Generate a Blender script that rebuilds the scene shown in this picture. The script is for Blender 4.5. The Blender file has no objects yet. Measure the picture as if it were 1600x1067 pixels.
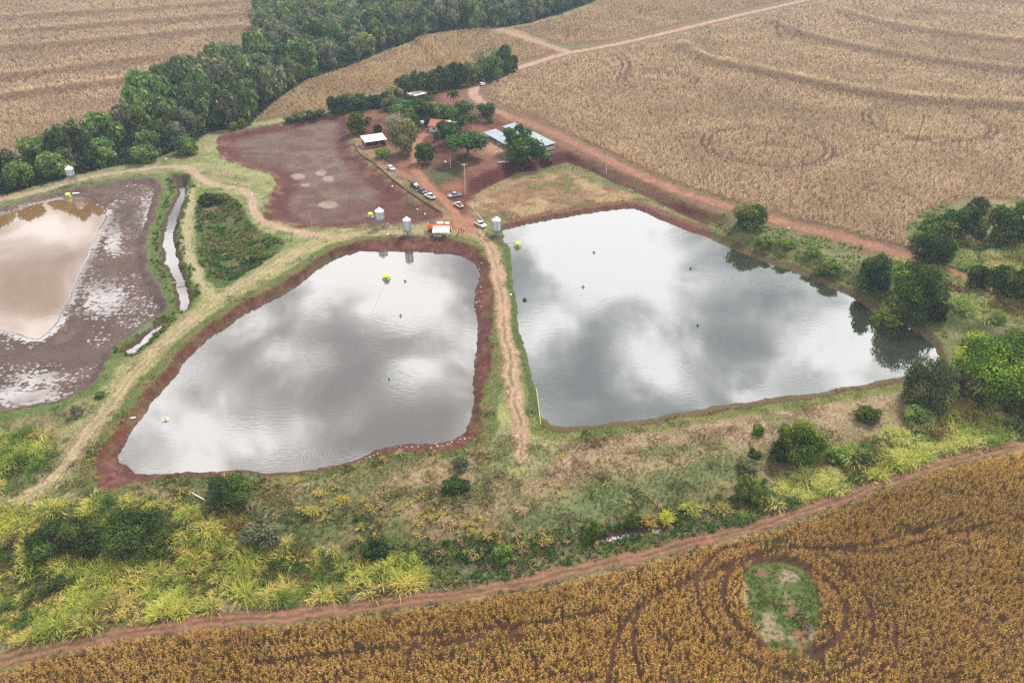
import bpy, bmesh, math, random
import numpy as np
from mathutils import Vector, Matrix

# ------------------------------------------------------------------ camera, world, sun
SC = bpy.context.scene
COL = SC.collection
TH = math.radians(32.0); F = 1244.0; HC = 112.0
CT, ST = math.cos(TH), math.sin(TH)
cam_d = bpy.data.cameras.new("camera"); cam = bpy.data.objects.new("camera", cam_d); COL.objects.link(cam)
cam.location = (0, 0, HC); cam.rotation_euler = (math.pi / 2 - TH, 0, 0)
cam_d.sensor_width = 36; cam_d.lens = 36 * F / 1600; cam_d.clip_start = 1; cam_d.clip_end = 20000
SC.camera = cam
SC.view_settings.view_transform = 'Standard'; SC.view_settings.look = 'None'
SC.view_settings.exposure = 0.68; SC.view_settings.gamma = 1
SC.cycles.use_denoising = False; SC.cycles.use_adaptive_sampling = False
SC.cycles.max_bounces = 5; SC.cycles.diffuse_bounces = 2; SC.cycles.glossy_bounces = 2
SC.cycles.transmission_bounces = 2; SC.cycles.volume_bounces = 0; SC.cycles.transparent_max_bounces = 4
SUN_EL, SUN_AZ = 52.0, 35.0      # azimuth clockwise from +Y (the way the camera looks)

def pdir(u, v):
    xc = (u - 800) / F; yc = -(v - 533.5) / F
    d = Vector((xc, CT + yc * ST, -ST + yc * CT)); d.normalize(); return d

def N(nt, typ, **kw):
    n = nt.nodes.new(typ)
    for k, val in kw.items():
        if k.startswith('i_'):
            key = k[2:]
            n.inputs[int(key) if key.isdigit() else key.replace('_', ' ')].default_value = val
        else: setattr(n, k, val)
    return n

world = bpy.data.worlds.new("World"); SC.world = world; world.use_nodes = True
nt = world.node_tree; nt.nodes.clear(); LK = nt.links.new
out = N(nt, 'ShaderNodeOutputWorld'); bg = N(nt, 'ShaderNodeBackground')
sky = N(nt, 'ShaderNodeTexSky', sky_type='NISHITA', sun_disc=False)
sky.sun_elevation = math.radians(SUN_EL); sky.sun_rotation = math.radians(SUN_AZ)
sky.air_density = 1.0; sky.dust_density = 2.0
tc = N(nt, 'ShaderNodeTexCoord')
sep = N(nt, 'ShaderNodeSeparateXYZ'); LK(tc.outputs['Generated'], sep.inputs[0])
zz = N(nt, 'ShaderNodeMath', operation='MAXIMUM'); LK(sep.outputs[2], zz.inputs[0]); zz.inputs[1].default_value = 0.06
dx = N(nt, 'ShaderNodeMath', operation='DIVIDE'); LK(sep.outputs[0], dx.inputs[0]); LK(zz.outputs[0], dx.inputs[1])
dy = N(nt, 'ShaderNodeMath', operation='DIVIDE'); LK(sep.outputs[1], dy.inputs[0]); LK(zz.outputs[0], dy.inputs[1])
cmb = N(nt, 'ShaderNodeCombineXYZ'); LK(dx.outputs[0], cmb.inputs[0]); LK(dy.outputs[0], cmb.inputs[1])
n1 = N(nt, 'ShaderNodeTexNoise', i_Scale=2.9, i_Detail=6.0, i_Roughness=0.6, i_Distortion=0.5); LK(cmb.outputs[0], n1.inputs['Vector'])
n2 = N(nt, 'ShaderNodeTexNoise', i_Scale=0.7, i_Detail=2.0, i_Roughness=0.5); LK(cmb.outputs[0], n2.inputs['Vector'])
# thin bright places of the cloud layer (directions in the sky)
blobs = [(560, 420, 5.5, .5), (950, 345, 7, .8), (660, 520, 6, .4), (470, 610, 5, .4), (1010, 560, 5, .45), (420, 470, 5, .3),
         (1350, 560, 7, .35), (40, 430, 14, .25), (870, 440, 6, .3), (620, 690, 5, .3), (1080, 420, 7, .3), (240, 600, 6, .3),
         (560, 640, 4.5, -.7), (640, 660, 4, -.5), (700, 640, 4, -.4), (930, 610, 6, -.35), (1150, 520, 6, -.3), (560, 500, 4, -.25), (350, 590, 4, -.3), (1230, 480, 6, -.2)]
acc = None
for (u, v, rad, amt) in blobs:
    d = pdir(u, v); d.z = -d.z
    dp = N(nt, 'ShaderNodeVectorMath', operation='DOT_PRODUCT'); LK(tc.outputs['Generated'], dp.inputs[0]); dp.inputs[1].default_value = d
    mr = N(nt, 'ShaderNodeMapRange', interpolation_type='SMOOTHSTEP', i_1=math.cos(math.radians(rad)), i_2=1.0, i_3=0.0, i_4=amt)
    LK(dp.outputs['Value'], mr.inputs[0])
    if acc is None: acc = mr.outputs[0]
    else:
        ad = N(nt, 'ShaderNodeMath', operation='ADD'); LK(acc, ad.inputs[0]); LK(mr.outputs[0], ad.inputs[1]); acc = ad.outputs[0]
# weigh the noise
m1 = N(nt, 'ShaderNodeMath', operation='MULTIPLY_ADD', i_1=1.8, i_2=-0.45); LK(n1.outputs['Fac'], m1.inputs[0])
m2 = N(nt, 'ShaderNodeMath', operation='MULTIPLY_ADD', i_1=0.6); LK(n2.outputs['Fac'], m2.inputs[0]); LK(m1.outputs[0], m2.inputs[2])
m3 = N(nt, 'ShaderNodeMath', operation='MULTIPLY_ADD', i_1=0.42); LK(acc, m3.inputs[0]); LK(m2.outputs[0], m3.inputs[2])
cr = N(nt, 'ShaderNodeValToRGB'); LK(m3.outputs[0], cr.inputs[0])
el = cr.color_ramp.elements
el[0].position = 0.5; el[0].color = (0.34, 0.35, 0.375, 1)
el[1].position = 0.95; el[1].color = (1.5, 1.485, 1.465, 1)
e = cr.color_ramp.elements.new(0.68); e.color = (0.52, 0.525, 0.54, 1)
e = cr.color_ramp.elements.new(0.80); e.color = (0.84, 0.835, 0.83, 1)
cs = N(nt, 'ShaderNodeVectorMath', operation='SCALE'); LK(cr.outputs[0], cs.inputs[0]); CLOUD = cs
cs.inputs['Scale'].default_value = 17.5
mx = N(nt, 'ShaderNodeMix', data_type='RGBA', i_0=0.92); LK(sky.outputs[0], mx.inputs[6]); LK(cs.outputs[0], mx.inputs[7])
LK(mx.outputs[2], bg.inputs[0]); bg.inputs[1].default_value = 0.062
LK(bg.outputs[0], out.inputs[0])

sd = bpy.data.lights.new("sun", 'SUN'); sun = bpy.data.objects.new("sun", sd); COL.objects.link(sun)
sd.energy = 3.7; sd.angle = math.radians(12); sd.color = (1, 0.95, 0.86)
az = math.radians(SUN_AZ); e_ = math.radians(SUN_EL)
sdir = Vector((math.sin(az) * math.cos(e_), math.cos(az) * math.cos(e_), math.sin(e_)))
sun.rotation_euler = sdir.to_track_quat('Z', 'Y').to_euler()

# ------------------------------------------------------------------ helpers
rng = np.random.default_rng(11); random.seed(5)
def lin(c):
    c = np.asarray(c, float) / 255.0
    return np.where(c <= 0.04045, c / 12.92, ((c + 0.055) / 1.055) ** 2.4)
KALB = 0.62                       # albedo = photo colour (linear) * KALB
def alb(c): return lin(c) * KALB
def albv(c): return np.minimum(lin(c) * 1.12, .8)

def P2(u, v, z=0.0):
    u = np.asarray(u, float); v = np.asarray(v, float)
    xc = (u - 800) / F; yc = -(v - 533.5) / F
    dyy = CT + yc * ST; dz = -ST + yc * CT
    t = (z - HC) / dz
    return xc * t, dyy * t
def uv_of(x, y, z=0.0):
    zc = y * CT + (HC - z) * ST; yc = (y * ST + (z - HC) * CT) / zc
    return 800 + F * x / zc, 533.5 - F * yc
def poly(pts, z=0.0, smooth=1, closed=True):
    a = np.array(pts, float); x, y = P2(a[:, 0], a[:, 1], z); p = np.stack([x, y], 1)
    for _ in range(smooth):
        q = np.roll(p, -1, 0) if closed else p[1:]
        p0 = p if closed else p[:-1]
        r = np.empty((len(p0) * 2, 2)); r[0::2] = p0 * .75 + q * .25; r[1::2] = p0 * .25 + q * .75
        if not closed: r = np.vstack([p[:1], r, p[-1:]])
        p = r
    return p
def seg_d(px, py, A, B, chunk=15000, want_t=False):
    out_ = np.empty(px.size); tt = np.empty(px.size) if want_t else None
    d = B - A; L2 = (d ** 2).sum(1) + 1e-9
    for i in range(0, px.size, chunk):
        x = px[i:i + chunk, None]; y = py[i:i + chunk, None]
        t = np.clip(((x - A[:, 0]) * d[:, 0] + (y - A[:, 1]) * d[:, 1]) / L2, 0, 1)
        dd = (x - A[:, 0] - t * d[:, 0]) ** 2 + (y - A[:, 1] - t * d[:, 1]) ** 2
        out_[i:i + chunk] = np.sqrt(dd.min(1))
    return out_
def pdist(x, y, pl, maxd=60.0):
    sh = x.shape; x = x.ravel(); y = y.ravel(); res = np.full(x.size, maxd)
    m = (x > pl[:, 0].min() - maxd) & (x < pl[:, 0].max() + maxd) & (y > pl[:, 1].min() - maxd) & (y < pl[:, 1].max() + maxd)
    if m.any(): res[m] = np.minimum(maxd, seg_d(x[m], y[m], pl[:-1], pl[1:]))
    return res.reshape(sh)
def sdf(x, y, pg, maxd=40.0):
    sh = x.shape; x = x.ravel(); y = y.ravel(); res = np.full(x.size, -maxd)
    m = (x > pg[:, 0].min() - maxd) & (x < pg[:, 0].max() + maxd) & (y > pg[:, 1].min() - maxd) & (y < pg[:, 1].max() + maxd)
    if not m.any(): return res.reshape(sh)
    A = pg; B = np.roll(pg, -1, 0); px = x[m]; py = y[m]
    d = seg_d(px, py, A, B)
    ins = np.zeros(px.size, bool)
    for a, b in zip(A, B):
        c = (a[1] > py) != (b[1] > py)
        if abs(b[1] - a[1]) > 1e-12:
            ins ^= c & (px < (b[0] - a[0]) * (py - a[1]) / (b[1] - a[1]) + a[0])
    res[m] = np.clip(np.where(ins, d, -d), -maxd, 1e9)
    return res.reshape(sh)
def vnoise(x, y, s, seed=0):
    x = x / s + seed * 17.3; y = y / s - seed * 9.1
    ix = np.floor(x).astype(np.int64); iy = np.floor(y).astype(np.int64); fx = x - ix; fy = y - iy
    fx = fx * fx * (3 - 2 * fx); fy = fy * fy * (3 - 2 * fy)
    def h(a, b):
        n = (a * 374761393 + b * 668265263 + seed * 1442695041) & 0xffffffff
        n = ((n ^ (n >> 13)) * 1274126177) & 0xffffffff
        return ((n ^ (n >> 16)) & 0xffff) / 65535.0
    return (h(ix, iy) * (1 - fx) + h(ix + 1, iy) * fx) * (1 - fy) + (h(ix, iy + 1) * (1 - fx) + h(ix + 1, iy + 1) * fx) * fy
def fbm(x, y, s, seed=0, o=4):
    r = 0; a = .5; t = 0
    for i in range(o):
        r = r + a * vnoise(x, y, s / 2 ** i, seed + i * 5); t += a; a *= .55
    return r / t
def sst(a, b, x):
    t = np.clip((x - a) / (b - a), 0, 1); return t * t * (3 - 2 * t)

# ------------------------------------------------------------------ traced outlines (photograph pixels laid on the ground)
ZA, ZB, ZD, ZS = -2.0, -1.1, -1.5, -1.3
A_crest = poly([(147,725),(150,712),(175,680),(200,652),(218,625),(238,603),(262,578),(290,545),(320,517),(360,488),(400,463),(425,452),(462,430),(500,406),(535,386),(570,375),(625,373),(700,374),(732,381),(755,399),(765,425),(768,467),(770,520),(768,560),(758,600),(754,650),(750,672),(728,696),(690,706),(617,706),(560,727),(500,741),(440,748),(350,744),(275,749),(217,752),(190,757),(170,758),(155,753)], -0.2)
A_water = poly([(184,712),(200,685),(220,650),(240,620),(255,602),(272,585),(295,557),(320,532),(350,507),(375,492),(400,480),(420,467),(462,445),(487,425),(512,405),(532,395),(555,391),(585,394),(637,394),(680,395),(712,397),(732,407),(746,420),(750,435),(743,455),(741,480),(744,500),(745,540),(743,570),(741,600),(740,625),(739,650),(730,672),(715,686),(685,695),(617,695),(592,701),(562,719),(530,725),(490,733),(455,739),(400,736),(350,734),(275,739),(237,744),(215,742),(207,735),(200,725),(187,720)], ZA)
B_crest = poly([(792,349),(835,342),(887,331),(940,323),(988,317),(1012,326),(1042,338),(1075,352),(1108,361),(1140,374),(1204,402),(1242,412),(1280,430),(1318,446),(1346,460),(1368,476),(1392,490),(1418,494),(1440,508),(1458,522),(1473,540),(1480,565),(1468,584),(1410,598),(1375,602),(1325,611),(1250,624),(1200,629),(1150,638),(1087,648),(1035,655),(1025,663),(950,667),(907,673),(870,675),(848,666),(835,640),(826,605),(816,560),(806,510),(800,470),(793,430),(790,400),(786,388),(776,380),(780,370),(775,358)], 0)
B_water = poly([(784,360),(800,354),(835,347),(887,337),(940,329),(985,323),(1007,332),(1037,345),(1070,360),(1090,366),(1105,370),(1127,382),(1200,411),(1237,422),(1275,440),(1312,456),(1340,470),(1362,487),(1387,502),(1412,506),(1432,519),(1450,532),(1465,547),(1469,560),(1460,578),(1407,592),(1375,595),(1325,604),(1287,612),(1250,616),(1200,621),(1150,630),(1087,640),(1035,646),(1025,655),(950,659),(907,666),(870,667),(852,657),(841,630),(832,600),(822,560),(812,510),(806,470),(800,440),(798,400),(795,384),(785,377),(788,368)], ZB)
C_crest = poly([(337,211),(350,205),(400,198),(450,189),(500,179),(540,176),(556,190),(552,215),(552,226),(562,240),(580,253),(612,280),(637,301),(675,322),(694,335),(690,343),(665,349),(600,352),(540,356),(475,357),(455,355),(437,347),(420,342),(412,330),(415,312),(425,300),(432,285),(425,272),(400,266),(362,255),(342,240),(338,225)], 0)
D_crest = poly([(-260,345),(-100,338),(0,326),(50,307),(100,297),(162,286),(212,278),(245,276),(252,292),(250,310),(237,340),(230,375),(230,412),(245,437),(260,467),(266,480),(250,497),(212,520),(182,541),(176,560),(162,580),(137,605),(100,627),(62,637),(0,647),(-150,668),(-400,650),(-520,500)], 0)
D_water = poly([(-240,362),(-100,350),(0,337),(25,327),(75,315),(100,311),(132,309),(142,316),(150,321),(166,327),(167,340),(155,360),(145,380),(135,400),(125,420),(115,445),(107,467),(95,485),(85,507),(67,525),(57,530),(37,522),(0,512),(-100,505),(-300,560),(-440,480)], ZD)
S1 = poly([(272,276),(282,280),(287,292),(295,300),(288,310),(282,322),(278,340),(272,360),(271,380),(278,407),(286,435),(293,455),(296,470),(292,482),(285,489),(280,487),(281,470),(278,455),(271,432),(264,415),(251,411),(262,405),(256,385),(257,365),(264,345),(269,325),(275,317),(284,305),(277,287)], ZS)
S2 = poly([(265,504),(250,512),(235,529),(215,547),(205,556),(195,552),(197,545),(212,540),(230,522),(250,507)], ZS)
S3 = poly([(930,842),(960,836),(985,828),(1010,826),(1050,816),(1052,822),(1015,832),(985,836),(960,842),(934,848)], -2.6, 0)
HOL = poly([(306,306),(345,300),(378,318),(392,345),(405,362),(452,376),(428,402),(400,420),(340,456),(324,440),(308,405),(302,350)])
PLAT = poly([(737,302),(752,292),(775,282),(800,268),(850,260),(887,250),(912,259),(942,272),(965,284),(995,293),(1050,322),(1100,345),(1128,352),(1160,380),(1300,430),(1500,520),(2500,800),(2500,-170),(600,-170),(640,60),(700,120),(670,160),(690,215),(715,270)], 0, 0)
T1 = poly([(-60,815),(0,793),(60,768),(100,730),(140,675),(175,630),(205,590),(240,548),(290,505),(340,465),(400,433),(450,402),(490,378),(530,367),(600,363),(680,363),(745,364)], 0, 2, False)
T2 = poly([(-300,350),(-100,328),(0,314),(75,295),(150,275),(237,262),(295,259),(312,280),(337,290),(387,297),(396,320),(402,342),(430,355),(460,362),(500,368)], 0, 2, False)
T3 = poly([(298,290),(298,310),(292,340),(287,375),(300,412),(317,450),(335,466)], 0, 2, False)
T4 = poly([(738,360),(757,372),(768,390),(776,420),(783,460),(789,505),(796,560),(803,610),(812,655),(818,690),(815,715)], 0, 2, False)
T5 = poly([(735,362),(722,352),(710,327),(685,305),(666,290),(652,271),(647,252),(647,235),(655,215),(672,205)], 0, 2, False)
T5b = poly([(660,287),(647,280),(622,269),(597,255),(582,243),(560,212)], 0, 2, False)
T6 = poly([(1700,520),(1610,490),(1545,464),(1500,445),(1440,418),(1400,407),(1350,393),(1310,380),(1250,367),(1200,351),(1130,333),(1060,309),(1000,285),(950,260),(900,234),(850,210),(790,189),(757,174),(743,161),(738,150),(745,138),(765,128),(800,117),(840,104),(885,90),(940,81),(1000,68),(1100,43),(1200,19),(1290,-1),(1400,-25)], 0, 2, False)
T6b = poly([(755,45),(770,50),(800,58),(850,76),(885,88)], 0, 2, False)
T7 = poly([(-300,1130),(-100,1062),(0,1033),(100,1008),(200,985),(300,970),(400,962),(480,955),(560,943),(650,932),(750,915),(850,895),(950,871),(1050,846),(1150,821),(1250,796),(1330,766),(1400,741),(1460,720),(1530,699),(1600,688),(1900,645),(2200,600)], 0, 2, False)
F_R = poly([(768,140),(800,126),(840,112),(885,98),(940,89),(1000,76),(1100,51),(1200,27),(1300,5),(1420,-20),(1700,-150),(2600,-150),(2600,420),(1900,345),(1600,322),(1500,322),(1440,342),(1418,362),(1408,380),(1430,402),(1400,397),(1350,384),(1310,370),(1250,356),(1200,341),(1130,322),(1060,298),(1000,273),(950,248),(900,223),(850,199),(800,181),(765,163),(757,152)], 0, 0)
F_T = poly([(802,50),(830,45),(885,30),(935,10),(950,-5),(990,-150),(1600,-160),(1400,-40),(1270,-3),(1200,12),(1100,36),(1000,60),(940,74),(890,80),(850,68)], 0, 0)
F_M = poly([(398,192),(440,153),(480,128),(560,100),(600,86),(640,68),(700,58),(750,52),(790,62),(850,81),(872,87),(840,97),(800,108),(790,105),(700,112),(640,125),(600,145),(520,158),(515,172),(460,180)], 0, 0)
F_L = poly([(-900,360),(-300,296),(0,259),(60,242),(120,228),(180,218),(192,195),(222,163),(252,145),(292,125),(341,109),(386,99),(396,78),(394,45),(400,0),(430,-150),(-900,-150)], 0, 0)
F_X = poly([(616,20),(622,8),(640,2),(655,0),(660,14),(640,20)], 0, 0)
_n = [(-900,1330),(-300,1150),(0,1055),(100,1026),(200,1002),(300,987),(400,980),(480,974),(560,963),(650,953),(750,935),(850,914),(950,891),(1050,866),(1150,841),(1250,815),(1330,785),(1400,760),(1460,737),(1530,715),(1600,704),(1900,660),(2600,560),(2600,1500),(-900,1500)]
F_N = poly(_n, 0, 0)
FOR = poly([(-300,300),(0,263),(60,246),(120,232),(180,222),(196,198),(226,166),(256,148),(296,128),(345,112),(390,102),(402,80),(398,45),(402,5),(420,-90),(980,-120),(940,-12),(930,8),(880,26),(830,41),(800,48),(750,51),(700,56),(640,66),(580,88),(560,99),(480,126),(440,151),(400,188),(388,198),(330,206),(300,224),(240,250),(160,264),(60,290),(0,306),(-300,345)], 0, 0)
YARD = poly([(560,166),(617,158),(700,135),(735,125),(742,150),(762,180),(860,218),(1000,290),(940,270),(885,250),(850,262),(800,270),(745,300),(728,345),(700,330),(640,288),(600,252),(558,213)], 0, 0)
MEAD = poly([(730,318),(760,305),(800,290),(887,266),(925,284),(987,304),(1045,330),(1010,324),(940,321),(835,340),(790,348),(750,335)], 0, 0)
DRY = poly([(800,690),(850,672),(950,668),(1040,655),(1200,628),(1400,600),(1390,650),(1200,690),(1080,715),(950,735),(870,760),(800,770)], 0, 1)
SDG = poly([(240,760),(440,750),(560,735),(690,715),(800,700),(800,790),(700,800),(500,790),(380,770)], 0, 1)
TG = {'L': poly([(-200,700),(0,688),(85,683),(95,715),(60,745),(0,765),(-200,790)], 0, 1),
      'BL': poly([(-200,820),(0,812),(70,800),(180,790),(280,795),(340,815),(440,850),(520,865),(620,875),(675,893),(640,915),(560,928),(450,945),(300,955),(180,970),(60,995),(-200,1060)], 0, 1),
      'R': poly([(1150,800),(1195,765),(1260,742),(1330,705),(1420,668),(1480,640),(1560,620),(1800,600),(1800,650),(1600,672),(1530,682),(1450,708),(1350,752),(1250,785),(1180,808)], 0, 1),
      'UR': poly([(1380,420),(1440,428),(1480,440),(1430,395),(1470,385),(1600,370),(1900,390),(1900,560),(1600,520),(1560,520),(1500,510),(1470,480),(1440,460)], 0, 1)}
BERMS = [poly(p, 0, 2, False) for p in (
    [(1066,82),(1082,96),(1105,107),(1200,126),(1300,149),(1400,166),(1500,174),(1600,179),(1900,190)],
    [(1204,44),(1230,58),(1300,78),(1400,98),(1500,113),(1600,124),(1900,140)],
    [(1312,26),(1340,38),(1400,52),(1500,67),(1600,77),(1900,90)],
    [(1470,-8),(1600,17),(1900,60)],
    [(-200,44),(0,33),(250,17),(400,5)], [(-200,72),(0,55),(150,44),(325,31),(370,28)], [(-200,100),(0,82),(175,66),(350,50),(380,46)],
    [(-200,148),(0,126),(100,115),(200,100),(285,92)], [(-200,185),(0,158),(100,143),(212,130)], [(-200,10),(0,3),(250,-12),(400,-25)])]
VAL = poly([(-300,960),(0,920),(250,890),(500,880),(700,870),(930,848),(1050,822),(1200,775),(1400,700),(1600,655),(1900,620)], 0, 1, False)
def circ(u, v, r):
    x, y = P2(u, v); a = np.linspace(0, 2 * math.pi, 60); return np.stack([x + r * np.cos(a), y + r * np.sin(a)], 1)
CLR = poly([(1170,888),(1200,878),(1240,880),(1268,898),(1278,930),(1274,975),(1262,1005),(1235,1020),(1205,1012),(1185,985),(1170,950),(1165,915)], 0, 1)
RUTS = [circ(1222,945,10.2), circ(1222,945,14.6), circ(1025,135,18), circ(1025,135,21.5), circ(1195,240,24), circ(1195,240,27), circ(1446,203,25.5), circ(1446,203,28.5)]
RUTL = [poly(p, 0, 1, False) for p in ([(1105,905),(1150,878),(1200,862),(1260,858),(1330,862),(1400,845),(1500,812)], [(950,1067),(960,1010),(985,960),(1040,925),(1095,900)], [(1270,862),(1380,870),(1480,840),(1560,820)],
    [(1213,45),(1212,60),(1220,70)], [(1245,45),(1242,58),(1250,68)], [(945,88),(960,95),(975,110),(968,122)], [(955,85),(975,97),(986,112),(976,125)], [(1335,0),(1332,15),(1345,25)], [(1345,0),(1343,14),(1355,24)], [(1000,1067),(985,1000),(1000,950)], [(640,1000),(800,985),(950,960)], [(400,1040),(600,1020),(780,1000)])]

# ------------------------------------------------------------------ terrain grid
vs = np.concatenate([np.arange(1500, 1110, -8), np.arange(1110, -20, -2.0), np.arange(-20, -182, -6)])
us = np.concatenate([np.arange(-900, -160, 14), np.arange(-160, 1760, 2.3), np.arange(1760, 2560, 14)])
UU, VV = np.meshgrid(us, vs); GX, GY = P2(UU, VV)
nv, nu = GX.shape
WX = GX + (fbm(GX, GY, 6, 1, 3) - .5) * 1.6 + (vnoise(GX, GY, 1.1, 9) - .5) * .5
WY = GY + (fbm(GX, GY, 6, 2, 3) - .5) * 1.6 + (vnoise(GX, GY, 1.1, 8) - .5) * .5
S = {k: sdf(WX, WY, p) for k, p in dict(Ac=A_crest, Aw=A_water, Bc=B_crest, Bw=B_water, Cc=C_crest, Dc=D_crest, Dw=D_water, S1=S1, S2=S2, S3=S3, HOL=HOL, PL=PLAT,
     FR=F_R, FT=F_T, FM=F_M, FL=F_L, FX=F_X, FN=F_N, FOR=FOR, YARD=YARD, MEAD=MEAD, DRY=DRY, SDG=SDG, CLR=CLR, tL=TG['L'], tBL=TG['BL'], tR=TG['R'], tUR=TG['UR']).items()}
Dd = {k: pdist(WX, WY, p) for k, p in dict(T1=T1, T2=T2, T3=T3, T4=T4, T5=T5, T5b=T5b, T6=T6, T6b=T6b, T7=T7, VAL=VAL).items()}
BR = np.min([pdist(GX, GY, b) for b in BERMS], 0)
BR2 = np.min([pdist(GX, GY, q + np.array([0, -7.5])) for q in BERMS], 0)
RT = np.min([pdist(GX, GY, b) for b in RUTS + RUTL], 0)
_w = (fbm(GX, GY, 5, 12, 3) - .5) * 2.6 + (fbm(GX, GY, 16, 13, 2) - .5) * 2.4
for _k in ('Ac', 'Cc', 'Dc'): S[_k] = S[_k] + np.where(S[_k] > -30, _w, 0)
S['Ac'] -= 1.3 * sst(700, 712, VV) * sst(225, 245, UU) * (S['Ac'] > -30); S['Ac'] = np.maximum(S['Ac'], S['Aw'] + .8); S['Dc'] = np.maximum(S['Dc'], S['Dw'] + .8)
n12 = fbm(GX, GY, 14, 3); n40 = fbm(GX, GY, 45, 4, 3); n4 = fbm(GX, GY, 4, 5); n1_ = vnoise(GX, GY, .9, 6); n100 = fbm(GX, GY, 110, 7, 3)
Z = (n4 - .5) * .25 + (n12 - .5) * .3
Z -= 2.2 * np.exp(-(Dd['VAL'] / 9) ** 2)
Z += 3.6 * np.exp(-(BR / 5.0) ** 2) * sst(3, 14, Dd['T6'])
Z += 2.6 * sst(-1.5, 3.5, S['PL'])
HO = S['HOL']; Z = np.where(HO > 0, Z - 1.6 * sst(0, 7, HO) + (n4 - .5) * .8, Z)
def basin(Z, sc, sw, wl, k=1.0, flat=None):
    dC = np.maximum(sc, 0); dW = np.maximum(-sw, 0)
    t = dC / (dC + dW + 1e-3)
    if flat is None: zb = wl * t ** k
    else: zb = wl + .06 + (-wl) * (1 - sst(0, 4, dC)) + .12 * (1 - sst(0, 10, -sw)) * 0
    zb = np.where(sw > 0, wl - np.minimum(sw * .3, 1.2) - .02, zb)
    m = sst(-.5, .8, sc)
    return np.where(sc > -.5, Z * (1 - m) + zb * m, Z)
Z = basin(Z, S['Ac'], S['Aw'], ZA, .8); Z = basin(Z, S['Bc'], S['Bw'], ZB, .9)
Z = basin(Z, S['Dc'], S['Dw'], ZD, 1, True)
cc = S['Cc']; Z = np.where(cc > 0, Z * (1 - sst(0, 3, cc)) + sst(0, 3, cc) * (-1.7 * sst(0, 8, cc) + (n4 - .5) * .15), Z)
for k, wl in (('S1', ZS), ('S2', ZS), ('S3', -2.9)):
    s_ = S[k]; zc_ = np.where(s_ > 0, wl - np.minimum(s_ * .4, .5) - .03, wl + (-s_) * .75)
    Z = np.where(s_ > -6, np.minimum(Z, zc_), Z)
Z -= .5 * np.exp(-(RT / .6) ** 2) * 0

# ------------------------------------------------------------------ ground colour (own colour of soil and turf)
C = np.empty(GX.shape + (3,))
def paint(mask, c, amt=1.0):
    global C
    m = (np.clip(mask, 0, 1) * amt)[..., None]; C = C * (1 - m) + alb(c) * m
C[:] = alb((148, 130, 96))
paint(sst(.45, .68, n12), (98, 106, 62)); paint(sst(.5, .7, n4), (150, 132, 98), .7); paint(sst(.62, .75, n1_) * sst(.4, .6, n12), (70, 84, 44), .6)
sd_field = np.max([S['FR'], S['FT'], S['FM'], S['FL'], S['FX'], S['FN']], 0)
# right side grassy belt
east = sst(820, 900, UU) * sst(640, 560, VV)
paint(east * sst(-2, 6, Dd['T6']) * sst(60, 30, Dd['T6']), (122, 122, 82), .8); paint(east * sst(.5, .6, n4), (88, 102, 56), .6)
paint(east * sst(8, 4, Dd['T6']), (138, 118, 92), .8)
paint(sst(-1, 1, S['tUR']), (140, 146, 84), .8); paint(sst(-1, 1, S['tUR']) * sst(.5, .6, n4), (92, 78, 62), .8)
for k in ('tL', 'tBL', 'tR'): paint(sst(-1, 2, S[k]), (92, 92, 48), .9); paint(sst(-1, 2, S[k]) * sst(.5, .65, n4), (86, 66, 44), .8)
paint(sst(-3, 4, S['DRY']), (168, 143, 116), .85); paint(sst(-3, 4, S['DRY']) * sst(.52, .66, n4), (112, 88, 64), .8)
paint(sst(-3, 4, S['DRY']) * sst(.56, .68, fbm(GX, GY, 8, 21)), (126, 128, 84), .7); paint(sst(-3, 4, S['DRY']) * sst(.6, .7, fbm(GX, GY, 5, 22)), (188, 158, 138), .7)
paint(sst(-3, 5, S['SDG']), (158, 136, 104), .95); paint(sst(-3, 4, S['SDG']) * sst(.55, .66, n4), (110, 98, 62), .8); paint(sst(-3, 4, S['SDG']) * sst(.56, .68, fbm(GX, GY, 9, 23)), (92, 104, 58), .7)
grn = np.exp(-((pdist(GX, GY, poly([(820,815),(900,790),(1000,765),(1080,742),(1160,725)], 0, 1, False)) / 4) ** 2)); paint(grn, (108, 122, 78), .8)
vg = np.exp(-(Dd['VAL'] / 5) ** 2) * sst(500, 620, UU) * sst(1240, 1140, UU); paint(vg, (58, 70, 36), 1)
rd7 = sst(9, 4, Dd['T7']) * sst(0, -2, S['FN']); paint(rd7, (140, 122, 100), .6); paint(rd7 * sst(.5, .6, n4), (92, 104, 60), .7)
# dyke turf round the tracks
dt = np.minimum(np.minimum(Dd['T1'], Dd['T2']), np.minimum(Dd['T3'], Dd['T4']))
paint(sst(9, 5, dt), (150, 148, 106), .9); paint(sst(9, 5, dt) * sst(.45, .65, n4), (112, 118, 70), .8); paint(sst(8, 4, dt) * sst(.55, .7, fbm(GX, GY, 9, 24)), (168, 164, 104), .7)
cw = sst(-14, -2, S['Cc']) * (UU < 470) * (S['Cc'] < 1); paint(cw, (158, 160, 112), .85); paint(cw * sst(.5, .65, n4), (128, 136, 84), .7)
paint(sst(-1, 1, HO), (78, 92, 46), .95); paint(sst(0, 1, HO) * sst(.5, .6, n12), (120, 104, 78), .8); paint(sst(0, 1, HO) * sst(.55, .65, n4), (62, 104, 42), .7)
paint(sst(1, -1, np.abs(HO + 3) - 2) * sst(.45, .6, n4), (96, 118, 60), .7)
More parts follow.
